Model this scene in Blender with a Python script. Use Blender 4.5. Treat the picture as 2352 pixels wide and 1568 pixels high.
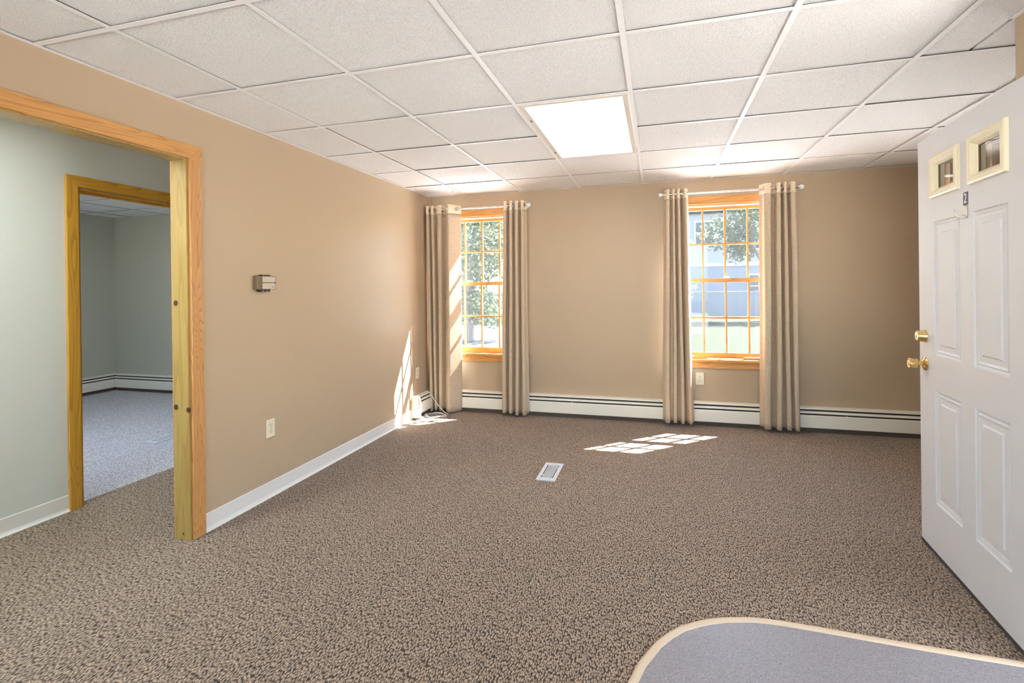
import bpy, bmesh, math, random
from mathutils import Vector, Matrix

random.seed(7)
S = bpy.context.scene
C = S.collection
for o in list(bpy.data.objects):
    bpy.data.objects.remove(o)

# ------------------------------------------------------------------ camera, sky, sun, exposure
ZC = 2.291          # ceiling height
YB = 2.995          # inner face of the window wall
TILE = 0.6096
GX = 0.421          # first ceiling grid line from the left wall
FPX, CX, CY = 1152.8, 1178.0, 660.9
R_RIGHT = Vector((0.96121788, 0.27552555, -0.01207736))
R_DOWN = Vector((-0.01109494, -0.00512406, -0.99992532))
R_FWD = Vector((-0.27556686, 0.96128009, -0.0018684))
cam = bpy.data.cameras.new('camera')
cam.sensor_fit = 'HORIZONTAL'
cam.sensor_width = 36.0
cam.lens = 36.0 * FPX / 2352.0
cam.shift_x = (1176.0 - CX) / 2352.0
cam.shift_y = (CY - 784.0) / 2352.0
cam.clip_start = 0.02
cam.clip_end = 400
cam_ob = bpy.data.objects.new('camera', cam)
C.objects.link(cam_ob)
m = Matrix.Identity(4)
for i in range(3):
    m[i][0] = R_RIGHT[i]
    m[i][1] = -R_DOWN[i]
    m[i][2] = -R_FWD[i]
m.translation = Vector((2.36700, -2.00405, 1.30922))
cam_ob.matrix_world = m
S.camera = cam_ob

SUN_DIR = Vector((-0.590, -0.550, -1.0)).normalized()
w = bpy.data.worlds.new('sky')
S.world = w
w.use_nodes = True
wn = w.node_tree
wn.nodes.clear()
sky = wn.nodes.new('ShaderNodeTexSky')
sky.sky_type = 'NISHITA'
sky.sun_disc = False
sky.sun_elevation = math.asin(-SUN_DIR.z)
sky.sun_rotation = math.atan2(-SUN_DIR.x, -SUN_DIR.y)
bg = wn.nodes.new('ShaderNodeBackground')
bg.inputs['Strength'].default_value = 0.64
wo = wn.nodes.new('ShaderNodeOutputWorld')
wn.links.new(sky.outputs['Color'], bg.inputs['Color'])
wn.links.new(bg.outputs['Background'], wo.inputs['Surface'])

sl = bpy.data.lights.new('sun', 'SUN')
sl.energy = 48.0
sl.angle = math.radians(0.53)
sl.color = (1.0, 0.97, 0.94)
sun = bpy.data.objects.new('sun', sl)
C.objects.link(sun)
sun.rotation_euler = SUN_DIR.to_track_quat('-Z', 'Y').to_euler()
sun.location = (12, 14, 20)

S.view_settings.view_transform = 'Standard'
S.view_settings.look = 'None'
S.view_settings.gamma = 1.0
S.view_settings.use_curve_mapping = False
S.view_settings.exposure = 1.18
LAMP = 4.5          # radiance of the fluorescent ceiling diffusers
LAMP_COL = (1.0, 0.96, 0.91)

# ------------------------------------------------------------------ materials
M = {}


def new_mat(name):
    mt = bpy.data.materials.new(name)
    mt.use_nodes = True
    nt = mt.node_tree
    nt.nodes.clear()
    out = nt.nodes.new('ShaderNodeOutputMaterial')
    M[name] = mt
    return mt, nt, out


def nd(nt, typ, **kw):
    n = nt.nodes.new(typ)
    for k, v in kw.items():
        if hasattr(n, k):
            setattr(n, k, v)
        else:
            n.inputs[k.replace('_', ' ')].default_value = v
    return n


def lk(nt, a, b):
    nt.links.new(a, b)


def rgba(c):
    return (c[0], c[1], c[2], 1.0)


def plain(name, col, rough=0.5, metal=0.0, spec=0.5, bump=None, var=None):
    """Principled surface; bump = (scale, strength, distance); var = (scale, amount) soft tint variation."""
    mt, nt, out = new_mat(name)
    b = nd(nt, 'ShaderNodeBsdfPrincipled')
    b.inputs['Base Color'].default_value = rgba(col)
    b.inputs['Roughness'].default_value = rough
    b.inputs['Metallic'].default_value = metal
    b.inputs['Specular IOR Level'].default_value = spec
    lk(nt, b.outputs[0], out.inputs['Surface'])
    tc = nd(nt, 'ShaderNodeTexCoord')
    if bump:
        n = nd(nt, 'ShaderNodeTexNoise')
        n.inputs['Scale'].default_value = bump[0]
        n.inputs['Detail'].default_value = 3
        lk(nt, tc.outputs['Object'], n.inputs['Vector'])
        bp = nd(nt, 'ShaderNodeBump')
        bp.inputs['Strength'].default_value = bump[1]
        bp.inputs['Distance'].default_value = bump[2]
        lk(nt, n.outputs['Fac'], bp.inputs['Height'])
        lk(nt, bp.outputs[0], b.inputs['Normal'])
    if var:
        n = nd(nt, 'ShaderNodeTexNoise')
        n.inputs['Scale'].default_value = var[0]
        n.inputs['Detail'].default_value = 4
        lk(nt, tc.outputs['Object'], n.inputs['Vector'])
        mx = nd(nt, 'ShaderNodeMix', data_type='RGBA')
        mx.inputs['A'].default_value = rgba([c * (1 - var[1]) for c in col])
        mx.inputs['B'].default_value = rgba([min(1, c * (1 + var[1])) for c in col])
        lk(nt, n.outputs['Fac'], mx.inputs['Factor'])
        lk(nt, mx.outputs['Result'], b.inputs['Base Color'])
    return mt


def wood(name, light, dark, axis='Z', rough=0.35, ring=26.0, dist=3.0, knots=(), seed=0.0):
    """Flat-sawn pine: distorted ring bands stretched along the board axis, fine fibres, optional knots."""
    mt, nt, out = new_mat(name)
    b = nd(nt, 'ShaderNodeBsdfPrincipled')
    b.inputs['Roughness'].default_value = rough
    b.inputs['Specular IOR Level'].default_value = 0.45
    lk(nt, b.outputs[0], out.inputs['Surface'])
    tc = nd(nt, 'ShaderNodeTexCoord')
    mp = nd(nt, 'ShaderNodeMapping')
    k = {'X': (0.10, 1, 1), 'Y': (1, 0.10, 1), 'Z': (1, 1, 0.10)}[axis]
    mp.inputs['Scale'].default_value = k
    mp.inputs['Location'].default_value = (seed, seed * 0.7, seed * 1.3)
    lk(nt, tc.outputs['Object'], mp.inputs['Vector'])
    big = nd(nt, 'ShaderNodeTexNoise')
    big.inputs['Scale'].default_value = 9.0
    big.inputs['Detail'].default_value = 1.5
    big.inputs['Distortion'].default_value = 0.5
    lk(nt, mp.outputs[0], big.inputs['Vector'])
    mul = nd(nt, 'ShaderNodeMath', operation='MULTIPLY')
    mul.inputs[1].default_value = ring
    lk(nt, big.outputs['Fac'], mul.inputs[0])
    frac = nd(nt, 'ShaderNodeMath', operation='FRACT')
    lk(nt, mul.outputs[0], frac.inputs[0])
    rp = nd(nt, 'ShaderNodeValToRGB')
    rp.color_ramp.elements[0].position = 0.0
    rp.color_ramp.elements[0].color = (0, 0, 0, 1)
    rp.color_ramp.elements[1].position = 0.95
    rp.color_ramp.elements[1].color = (0.75, 0.75, 0.75, 1)
    e = rp.color_ramp.elements.new(0.6)
    e.color = (0.16, 0.16, 0.16, 1)
    e = rp.color_ramp.elements.new(1.0)
    e.color = (0.1, 0.1, 0.1, 1)
    lk(nt, frac.outputs[0], rp.inputs[0])
    fib = nd(nt, 'ShaderNodeTexNoise')
    fib.inputs['Scale'].default_value = 160.0
    fib.inputs['Detail'].default_value = 2.0
    mp2 = nd(nt, 'ShaderNodeMapping')
    mp2.inputs['Scale'].default_value = {'X': (0.03, 1, 1), 'Y': (1, 0.03, 1), 'Z': (1, 1, 0.03)}[axis]
    lk(nt, tc.outputs['Object'], mp2.inputs['Vector'])
    lk(nt, mp2.outputs[0], fib.inputs['Vector'])
    mx = nd(nt, 'ShaderNodeMix', data_type='RGBA')
    mx.inputs['A'].default_value = rgba(light)
    mx.inputs['B'].default_value = rgba(dark)
    lk(nt, rp.outputs[0], mx.inputs['Factor'])
    mx2 = nd(nt, 'ShaderNodeMix', data_type='RGBA', blend_type='MULTIPLY')
    mx2.inputs['Factor'].default_value = 0.25
    lk(nt, mx.outputs['Result'], mx2.inputs['A'])
    rp2 = nd(nt, 'ShaderNodeValToRGB')
    rp2.color_ramp.elements[0].position = 0.35
    rp2.color_ramp.elements[0].color = (0.55, 0.5, 0.45, 1)
    rp2.color_ramp.elements[1].position = 0.6
    lk(nt, fib.outputs['Fac'], rp2.inputs[0])
    lk(nt, rp2.outputs[0], mx2.inputs['B'])
    last = mx2.outputs['Result']
    for (p, r) in knots:
        ds = nd(nt, 'ShaderNodeVectorMath', operation='DISTANCE')
        lk(nt, tc.outputs['Object'], ds.inputs[0])
        ds.inputs[1].default_value = p
        mr = nd(nt, 'ShaderNodeMapRange')
        mr.inputs['From Min'].default_value = r * 0.75
        mr.inputs['From Max'].default_value = r * 1.15
        mr.inputs['To Min'].default_value = 1
        mr.inputs['To Max'].default_value = 0
        lk(nt, ds.outputs['Value'], mr.inputs['Value'])
        kx = nd(nt, 'ShaderNodeMix', data_type='RGBA')
        lk(nt, mr.outputs[0], kx.inputs['Factor'])
        lk(nt, last, kx.inputs['A'])
        kx.inputs['B'].default_value = (0.07, 0.028, 0.012, 1)
        last = kx.outputs['Result']
    lk(nt, last, b.inputs['Base Color'])
    return mt


def carpet(name, lo, mid, hi):
    """Berber loop pile: slanting rows of elongated loops with dark gaps, plus relief."""
    mt, nt, out = new_mat(name)
    b = nd(nt, 'ShaderNodeBsdfPrincipled')
    b.inputs['Roughness'].default_value = 0.95
    b.inputs['Specular IOR Level'].default_value = 0.08
    b.inputs['Sheen Weight'].default_value = 0.15
    lk(nt, b.outputs[0], out.inputs['Surface'])
    tc = nd(nt, 'ShaderNodeTexCoord')
    mp = nd(nt, 'ShaderNodeMapping')
    mp.inputs['Rotation'].default_value = (0, 0, math.radians(4))
    mp.inputs['Scale'].default_value = (172, 74, 1)
    lk(nt, tc.outputs['Object'], mp.inputs['Vector'])
    v = nd(nt, 'ShaderNodeTexVoronoi', voronoi_dimensions='2D', feature='F1')
    v.inputs['Scale'].default_value = 1.0
    v.inputs['Randomness'].default_value = 0.95
    lk(nt, mp.outputs[0], v.inputs['Vector'])
    rp = nd(nt, 'ShaderNodeValToRGB')
    els = rp.color_ramp.elements
    els[0].position = 0.12
    els[0].color = rgba(hi)
    els[1].position = 0.72
    els[1].color = rgba(lo)
    e = els.new(0.42)
    e.color = rgba(mid)
    lk(nt, v.outputs['Distance'], rp.inputs[0])
    sp = nd(nt, 'ShaderNodeSeparateColor')
    lk(nt, v.outputs['Color'], sp.inputs[0])
    mr = nd(nt, 'ShaderNodeMapRange')
    mr.inputs['To Min'].default_value = 0.70
    mr.inputs['To Max'].default_value = 1.24
    lk(nt, sp.outputs[0], mr.inputs['Value'])
    mx = nd(nt, 'ShaderNodeMix', data_type='RGBA', blend_type='MULTIPLY')
    mx.inputs['Factor'].default_value = 1.0
    lk(nt, rp.outputs[0], mx.inputs['A'])
    lk(nt, mr.outputs[0], mx.inputs['B'])
    lk(nt, mx.outputs['Result'], b.inputs['Base Color'])
    inv = nd(nt, 'ShaderNodeMath', operation='SUBTRACT')
    inv.inputs[0].default_value = 1.0
    lk(nt, v.outputs['Distance'], inv.inputs[1])
    bp = nd(nt, 'ShaderNodeBump')
    bp.inputs['Strength'].default_value = 0.8
    bp.inputs['Distance'].default_value = 0.004
    lk(nt, inv.outputs[0], bp.inputs['Height'])
    lk(nt, bp.outputs[0], b.inputs['Normal'])
    return mt


def ceiling_tile_mat(name, base, pit):
    mt, nt, out = new_mat(name)
    b = nd(nt, 'ShaderNodeBsdfPrincipled')
    b.inputs['Roughness'].default_value = 0.9
    b.inputs['Specular IOR Level'].default_value = 0.15
    lk(nt, b.outputs[0], out.inputs['Surface'])
    ge = nd(nt, 'ShaderNodeNewGeometry')
    n = nd(nt, 'ShaderNodeTexNoise')
    n.inputs['Scale'].default_value = 215.0
    n.inputs['Detail'].default_value = 3.0
    n.inputs['Roughness'].default_value = 0.6
    lk(nt, ge.outputs['Position'], n.inputs['Vector'])
    rp = nd(nt, 'ShaderNodeValToRGB')
    rp.color_ramp.elements[0].position = 0.33
    rp.color_ramp.elements[0].color = rgba(pit)
    rp.color_ramp.elements[1].position = 0.52
    rp.color_ramp.elements[1].color = rgba(base)
    lk(nt, n.outputs['Fac'], rp.inputs[0])
    lk(nt, rp.outputs[0], b.inputs['Base Color'])
    bp = nd(nt, 'ShaderNodeBump')
    bp.inputs['Strength'].default_value = 0.9
    bp.inputs['Distance'].default_value = 0.006
    lk(nt, n.outputs['Fac'], bp.inputs['Height'])
    lk(nt, bp.outputs[0], b.inputs['Normal'])
    return mt


def fabric(name, a, c, scale=420.0):
    mt, nt, out = new_mat(name)
    b = nd(nt, 'ShaderNodeBsdfPrincipled')
    b.inputs['Roughness'].default_value = 0.85
    b.inputs['Specular IOR Level'].default_value = 0.15
    b.inputs['Sheen Weight'].default_value = 0.1
    lk(nt, b.outputs[0], out.inputs['Surface'])
    tc = nd(nt, 'ShaderNodeTexCoord')
    n = nd(nt, 'ShaderNodeTexNoise')
    n.inputs['Scale'].default_value = scale
    n.inputs['Detail'].default_value = 2
    mp = nd(nt, 'ShaderNodeMapping')
    mp.inputs['Scale'].default_value = (1, 1, 0.35)
    lk(nt, tc.outputs['Object'], mp.inputs['Vector'])
    lk(nt, mp.outputs[0], n.inputs['Vector'])
    rp = nd(nt, 'ShaderNodeValToRGB')
    rp.color_ramp.elements[0].position = 0.36
    rp.color_ramp.elements[0].color = rgba(a)
    rp.color_ramp.elements[1].position = 0.64
    rp.color_ramp.elements[1].color = rgba(c)
    lk(nt, n.outputs['Fac'], rp.inputs[0])
    lk(nt, rp.outputs[0], b.inputs['Base Color'])
    bp = nd(nt, 'ShaderNodeBump')
    bp.inputs['Strength'].default_value = 0.3
    bp.inputs['Distance'].default_value = 0.001
    lk(nt, n.outputs['Fac'], bp.inputs['Height'])
    lk(nt, bp.outputs[0], b.inputs['Normal'])
    return mt


def clear_glass(name, tint=(1, 1, 1), gloss=1.0):
    mt, nt, out = new_mat(name)
    t = nd(nt, 'ShaderNodeBsdfTransparent')
    t.inputs['Color'].default_value = rgba(tint)
    g = nd(nt, 'ShaderNodeBsdfGlossy')
    g.inputs['Roughness'].default_value = 0.02
    fr = nd(nt, 'ShaderNodeFresnel')
    fr.inputs['IOR'].default_value = 1.45
    ml = nd(nt, 'ShaderNodeMath', operation='MULTIPLY')
    ml.inputs[1].default_value = gloss
    lk(nt, fr.outputs[0], ml.inputs[0])
    mx = nd(nt, 'ShaderNodeMixShader')
    lk(nt, ml.outputs[0], mx.inputs[0])
    lk(nt, t.outputs[0], mx.inputs[1])
    lk(nt, g.outputs[0], mx.inputs[2])
    lk(nt, mx.outputs[0], out.inputs['Surface'])
    return mt


def screen_mesh(name, cover, col):
    mt, nt, out = new_mat(name)
    t = nd(nt, 'ShaderNodeBsdfTransparent')
    t.inputs['Color'].default_value = (0.80, 0.81, 0.82, 1)
    d = nd(nt, 'ShaderNodeBsdfTranslucent')
    d.inputs['Color'].default_value = rgba(col)
    mx = nd(nt, 'ShaderNodeMixShader')
    mx.inputs[0].default_value = cover
    lk(nt, t.outputs[0], mx.inputs[1])
    lk(nt, d.outputs[0], mx.inputs[2])
    lk(nt, mx.outputs[0], out.inputs['Surface'])
    return mt


def emitter(name, col, strength):
    mt, nt, out = new_mat(name)
    e = nd(nt, 'ShaderNodeEmission')
    e.inputs['Color'].default_value = rgba(col)
    e.inputs['Strength'].default_value = strength
    lk(nt, e.outputs[0], out.inputs['Surface'])
    return mt


def siding(name, col, pitch, dark=0.82):
    mt, nt, out = new_mat(name)
    b = nd(nt, 'ShaderNodeBsdfPrincipled')
    b.inputs['Roughness'].default_value = 0.7
    lk(nt, b.outputs[0], out.inputs['Surface'])
    tc = nd(nt, 'ShaderNodeTexCoord')
    sx = nd(nt, 'ShaderNodeSeparateXYZ')
    lk(nt, tc.outputs['Object'], sx.inputs[0])
    dv = nd(nt, 'ShaderNodeMath', operation='DIVIDE')
    dv.inputs[1].default_value = pitch
    lk(nt, sx.outputs['Z'], dv.inputs[0])
    fr = nd(nt, 'ShaderNodeMath', operation='FRACT')
    lk(nt, dv.outputs[0], fr.inputs[0])
    rp = nd(nt, 'ShaderNodeValToRGB')
    rp.color_ramp.elements[0].position = 0.0
    rp.color_ramp.elements[0].color = rgba([c * dark for c in col])
    rp.color_ramp.elements[1].position = 0.18
    rp.color_ramp.elements[1].color = rgba(col)
    lk(nt, fr.outputs[0], rp.inputs[0])
    lk(nt, rp.outputs[0], b.inputs['Base Color'])
    return mt


def leaf_mat(name, a, c):
    mt, nt, out = new_mat(name)
    d = nd(nt, 'ShaderNodeBsdfDiffuse')
    t = nd(nt, 'ShaderNodeBsdfTranslucent')
    tc = nd(nt, 'ShaderNodeTexCoord')
    n = nd(nt, 'ShaderNodeTexNoise')
    n.inputs['Scale'].default_value = 2.2
    lk(nt, tc.outputs['Object'], n.inputs['Vector'])
    mx = nd(nt, 'ShaderNodeMix', data_type='RGBA')
    mx.inputs['A'].default_value = rgba(a)
    mx.inputs['B'].default_value = rgba(c)
    lk(nt, n.outputs['Fac'], mx.inputs['Factor'])
    lk(nt, mx.outputs['Result'], d.inputs['Color'])
    lk(nt, mx.outputs['Result'], t.inputs['Color'])
    ms = nd(nt, 'ShaderNodeMixShader')
    ms.inputs[0].default_value = 0.45
    lk(nt, d.outputs[0], ms.inputs[1])
    lk(nt, t.outputs[0], ms.inputs[2])
    lk(nt, ms.outputs[0], out.inputs['Surface'])
    return mt


def speckle(name, base, dark, light, scale=260):
    mt, nt, out = new_mat(name)
    b = nd(nt, 'ShaderNodeBsdfPrincipled')
    b.inputs['Roughness'].default_value = 0.38
    b.inputs['Specular IOR Level'].default_value = 0.4
    lk(nt, b.outputs[0], out.inputs['Surface'])
    tc = nd(nt, 'ShaderNodeTexCoord')
    n = nd(nt, 'ShaderNodeTexNoise')
    n.inputs['Scale'].default_value = scale
    n.inputs['Detail'].default_value = 3
    n.inputs['Roughness'].default_value = 0.7
    lk(nt, tc.outputs['Object'], n.inputs['Vector'])
    rp = nd(nt, 'ShaderNodeValToRGB')
    els = rp.color_ramp.elements
    els[0].position = 0.34
    els[0].color = rgba(dark)
    els[1].position = 0.68
    els[1].color = rgba(light)
    e = els.new(0.45)
    e.color = rgba(base)
    e = els.new(0.58)
    e.color = rgba(base)
    lk(nt, n.outputs['Fac'], rp.inputs[0])
    lk(nt, rp.outputs[0], b.inputs['Base Color'])
    return mt


plain('wall_tan', (0.475, 0.358, 0.238), 0.42, spec=0.4, bump=(220, 0.05, 0.002), var=(1.5, 0.02))
plain('wall_pale', (0.63, 0.645, 0.60), 0.5, spec=0.35, bump=(220, 0.05, 0.002), var=(1.5, 0.02))
plain('wall_olive', (0.47, 0.46, 0.375), 0.55, spec=0.3, bump=(220, 0.05, 0.002))
plain('wall_outside', (0.55, 0.55, 0.52), 0.8)
plain('roofing', (0.10, 0.10, 0.10), 0.9)
carpet('carpet_brown', (0.040, 0.026, 0.017), (0.222, 0.160, 0.112), (0.50, 0.385, 0.285))
carpet('carpet_daylit', (0.27, 0.26, 0.27), (0.54, 0.52, 0.54), (0.74, 0.72, 0.74))  # daylight on the office floor is mixed into this pale colour
ceiling_tile_mat('tile_white', (0.90, 0.895, 0.89), (0.70, 0.675, 0.65))
plain('grid_white', (0.88, 0.875, 0.87), 0.5)
plain('vinyl_base', (0.72, 0.70, 0.66), 0.4, spec=0.4)
wood('pine_orange', (0.60, 0.31, 0.11), (0.36, 0.14, 0.035), 'Z', 0.3, 40)
wood('pine_orange_y', (0.62, 0.32, 0.10), (0.44, 0.19, 0.05), 'Y', 0.3, 14, seed=3.1)
wood('pine_gold', (0.66, 0.36, 0.05), (0.42, 0.19, 0.02), 'Z', 0.28, 12, seed=1.7)
wood('pine_gold_y', (0.66, 0.36, 0.05), (0.42, 0.19, 0.02), 'Y', 0.28, 16, seed=5.7)
wood('pine_pale', (0.42, 0.28, 0.085), (0.34, 0.20, 0.05), 'Z', 0.3, 7, seed=2.3,
     knots=[((-0.076, 0.053, 1.245), 0.016), ((-0.083, 0.053, 0.695), 0.016), ((0.0, 0.053, 0.684), 0.015),
            ((-0.045, 0.053, 0.03), 0.006)])
wood('pine_window', (0.74, 0.36, 0.10), (0.52, 0.21, 0.05), 'X', 0.35, 9, seed=4.4)
wood('pine_window_z', (0.74, 0.36, 0.10), (0.52, 0.21, 0.05), 'Z', 0.35, 9, seed=6.4)
plain('track_white', (0.80, 0.78, 0.74), 0.4)
clear_glass('pane_glass', (0.90, 0.92, 0.92))
clear_glass('lite_glass', (0.93, 0.93, 0.9), 2.6)
screen_mesh('screen_mesh', 0.012, (0.9, 0.93, 0.96))
fabric('curtain_linen', (0.40, 0.295, 0.195), (0.70, 0.56, 0.415), 520)
fabric('curtain_band', (0.74, 0.60, 0.43), (0.80, 0.66, 0.49), 300)
plain('curtain_lining', (0.78, 0.77, 0.75), 0.8)
plain('chrome', (0.80, 0.78, 0.75), 0.18, 1.0)
plain('finial_white', (0.85, 0.83, 0.80), 0.35)
plain('grommet_metal', (0.62, 0.55, 0.46), 0.25, 1.0)
plain('heater_cream', (0.82, 0.77, 0.66), 0.4, spec=0.4)
plain('kick_shade', (0.11, 0.08, 0.06), 0.9)
plain('heater_dark', (0.05, 0.045, 0.04), 0.8)
plain('plate_ivory', (0.74, 0.66, 0.50), 0.35)
plain('slot_dark', (0.02, 0.015, 0.012), 0.7)
plain('thermo_brown', (0.20, 0.145, 0.085), 0.4, 0.3)
plain('thermo_cream', (0.54, 0.45, 0.36), 0.4)
plain('thermo_black', (0.015, 0.013, 0.012), 0.5)
plain('door_white', (0.68, 0.68, 0.70), 0.38, spec=0.4, var=(3, 0.02))
plain('lite_cream', (0.83, 0.74, 0.54), 0.35)
plain('brass', (0.78, 0.56, 0.22), 0.16, 1.0)
plain('brass_face', (0.86, 0.74, 0.50), 0.2, 1.0)
plain('plaque_navy', (0.05, 0.055, 0.10), 0.4)
plain('digit_white', (0.88, 0.87, 0.85), 0.4)
plain('hook_plastic', (0.66, 0.60, 0.53), 0.3)
plain('rubber_dark', (0.06, 0.05, 0.045), 0.7)
plain('vent_grey', (0.62, 0.64, 0.68), 0.4, 0.1)
plain('vent_slat', (0.74, 0.76, 0.80), 0.4, 0.1)
speckle('vinyl_grey', (0.27, 0.255, 0.275), (0.14, 0.13, 0.145), (0.40, 0.38, 0.40), 200)
plain('strip_beige', (0.62, 0.49, 0.35), 0.4)
plain('cable_white', (0.62, 0.60, 0.60), 0.35)
plain('cable_dark', (0.10, 0.08, 0.075), 0.5)
emitter('diffuser', LAMP_COL, LAMP)
emitter('diffuser_hall', (0.86, 1.0, 1.0), 12.5)
emitter('diffuser_fill', (0.74, 0.85, 1.0), 10.5)
plain('lamp_frame', (0.72, 0.66, 0.58), 0.4)
plain('grass', (0.013, 0.017, 0.0075), 0.95, spec=0.1, var=(0.6, 0.25))
leaf_mat('leaves', (0.08, 0.105, 0.055), (0.17, 0.20, 0.115))
plain('bark', (0.16, 0.14, 0.125), 0.9, bump=(30, 0.5, 0.02))
siding('siding_pale', (0.33, 0.325, 0.33), 0.13)
siding('siding_blue', (0.22, 0.24, 0.27), 0.13)
siding('fence_blue', (0.20, 0.225, 0.26), 5.0)
plain('trim_white', (0.82, 0.82, 0.82), 0.5)
plain('far_glass', (0.05, 0.06, 0.08), 0.05)
plain('shingle', (0.13, 0.125, 0.125), 0.9)
plain('bounce_gravel', (0.80, 0.81, 0.83), 0.95, bump=(60, .5, .02))
plain('asphalt', (0.022, 0.025, 0.030), 0.9)
plain('concrete', (0.55, 0.53, 0.50), 0.9)


# ------------------------------------------------------------------ mesh helpers
class MB:
    def __init__(self):
        self.v, self.f, self.mi = [], [], []

    def _add(self, vs, fs, mi=0):
        n = len(self.v)
        self.v += [tuple(p) for p in vs]
        self.f += [tuple(i + n for i in f) for f in fs]
        self.mi += [mi] * len(fs)
        return self

    def box(self, x0, x1, y0, y1, z0, z1, mi=0):
        vs = [(x, y, z) for z in (z0, z1) for y in (y0, y1) for x in (x0, x1)]
        return self._add(vs, [(0, 2, 3, 1), (4, 5, 7, 6), (0, 1, 5, 4), (2, 6, 7, 3), (0, 4, 6, 2), (1, 3, 7, 5)], mi)

    def prism(self, poly, axis, a, b, mi=0):
        """Extrude a 2-D polygon along an axis from a to b (poly in the other two axes, in xyz order)."""
        n = len(poly)

        def p3(p, t):
            return {'X': (t, p[0], p[1]), 'Y': (p[0], t, p[1]), 'Z': (p[0], p[1], t)}[axis]
        vs = [p3(p, a) for p in poly] + [p3(p, b) for p in poly]
        fs = [tuple(range(n))[::-1], tuple(range(n, 2 * n))]
        fs += [(i, (i + 1) % n, n + (i + 1) % n, n + i) for i in range(n)]
        return self._add(vs, fs, mi)

    def lathe(self, prof, origin, axis, seg=28, mi=0):
        """prof = [(r, h)] about 'axis' (a unit vector) from origin."""
        ax = Vector(axis).normalized()
        u = ax.orthogonal().normalized()
        v2 = ax.cross(u)
        o = Vector(origin)
        vs, fs = [], []
        for (r, h) in prof:
            for k in range(seg):
                a = 2 * math.pi * k / seg
                vs.append(o + ax * h + (u * math.cos(a) + v2 * math.sin(a)) * max(r, 1e-5))
        for i in range(len(prof) - 1):
            for k in range(seg):
                k2 = (k + 1) % seg
                fs.append((i * seg + k, i * seg + k2, (i + 1) * seg + k2, (i + 1) * seg + k))
        fs.append(tuple(range(seg))[::-1])
        fs.append(tuple(range((len(prof) - 1) * seg, len(prof) * seg)))
        return self._add(vs, fs, mi)

    def tube(self, pts, r, seg=8, mi=0):
        pts = [Vector(p) for p in pts]
        vs, fs = [], []
        up = Vector((0, 0, 1))
        for i, p in enumerate(pts):
            t = (pts[min(i + 1, len(pts) - 1)] - pts[max(i - 1, 0)]).normalized()
            s = t.cross(up)
            if s.length < 1e-4:
                s = Vector((1, 0, 0))
            s.normalize()
            q = s.cross(t)
            rr = r[i] if isinstance(r, (list, tuple)) else r
            for k in range(seg):
                a = 2 * math.pi * k / seg
                vs.append(p + (s * math.cos(a) + q * math.sin(a)) * rr)
        for i in range(len(pts) - 1):
            for k in range(seg):
                k2 = (k + 1) % seg
                fs.append((i * seg + k, i * seg + k2, (i + 1) * seg + k2, (i + 1) * seg + k))
        fs.append(tuple(range(seg))[::-1])
        fs.append(tuple(range((len(pts) - 1) * seg, len(pts) * seg)))
        return self._add(vs, fs, mi)

    def torus(self, c, axis, R, r, seg=24, ms=8, mi=0):
        ax = Vector(axis).normalized()
        u = ax.orthogonal().normalized()
        v2 = ax.cross(u)
        vs, fs = [], []
        for i in range(seg):
            a = 2 * math.pi * i / seg
            d = u * math.cos(a) + v2 * math.sin(a)
            for k in range(ms):
                b = 2 * math.pi * k / ms
                vs.append(Vector(c) + d * (R + r * math.cos(b)) + ax * (r * math.sin(b)))
        for i in range(seg):
            for k in range(ms):
                i2, k2 = (i + 1) % seg, (k + 1) % ms
                fs.append((i * ms + k, i2 * ms + k, i2 * ms + k2, i * ms + k2))
        return self._add(vs, fs, mi)

    def build(self, name, mats, parent=None, smooth=False, bevel=0.0, bseg=2):
        me = bpy.data.meshes.new(name)
        me.from_pydata(self.v, [], self.f)
        if not isinstance(mats, (list, tuple)):
            mats = [mats]
        for mm in mats:
            me.materials.append(M[mm])
        for p, i in zip(me.polygons, self.mi):
            p.material_index = i
        bm = bmesh.new()
        bm.from_mesh(me)
        bmesh.ops.recalc_face_normals(bm, faces=bm.faces)
        if bevel > 0:
            eds = [e for e in bm.edges if len(e.link_faces) == 2 and e.calc_face_angle(0) > 0.6]
            bmesh.ops.bevel(bm, geom=eds, offset=bevel, segments=bseg, affect='EDGES', profile=0.5)
        bm.to_mesh(me)
        bm.free()
        if smooth:
            for p in me.polygons:
                p.use_smooth = True
            if smooth == 'auto':
                me.set_sharp_from_angle(angle=math.radians(38))
        o = bpy.data.objects.new(name, me)
        C.objects.link(o)
        if parent:
            o.parent = parent
        return o


def box(x0, x1, y0, y1, z0, z1):
    return MB().box(x0, x1, y0, y1, z0, z1)


def tag(o, label=None, cat=None, group=None, kind=None):
    if label:
        o['label'] = label
    if cat:
        o['category'] = cat
    if group:
        o['group'] = group
    if kind:
        o['kind'] = kind
    return o


def empty(name, loc=(0, 0, 0), rz=0.0):
    e = bpy.data.objects.new(name, None)
    e.empty_display_size = 0.1
    C.objects.link(e)
    e.location = loc
    e.rotation_euler = (0, 0, rz)
    return e


def struct(o, label, cat):
    return tag(o, label, cat, kind='structure')


def copy_to(o, parent, loc=None):
    c = o.copy()
    C.objects.link(c)
    c.parent = parent
    if loc is not None:
        c.location = loc
    return c


# ------------------------------------------------------------------ the room shell
XR1, XR2 = 3.667, 5.02          # near right wall face, far right wall face
YN = 0.324                      # where the right wall turns away
YF = -4.2                       # wall behind the camera
ZT = 2.62                       # wall tops above the hung ceiling
LT = 0.10                       # partition thickness
OPN0, OPN1, OPZ = -1.50, 0.053, 1.997      # big cased opening in the left wall
HX = -1.03                      # hall wall face
D2Y0, D2Y1, D2Z = 0.215, 1.03, 1.945       # doorway in the hall wall
R3X = -4.62                     # far wall of the side office

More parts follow.
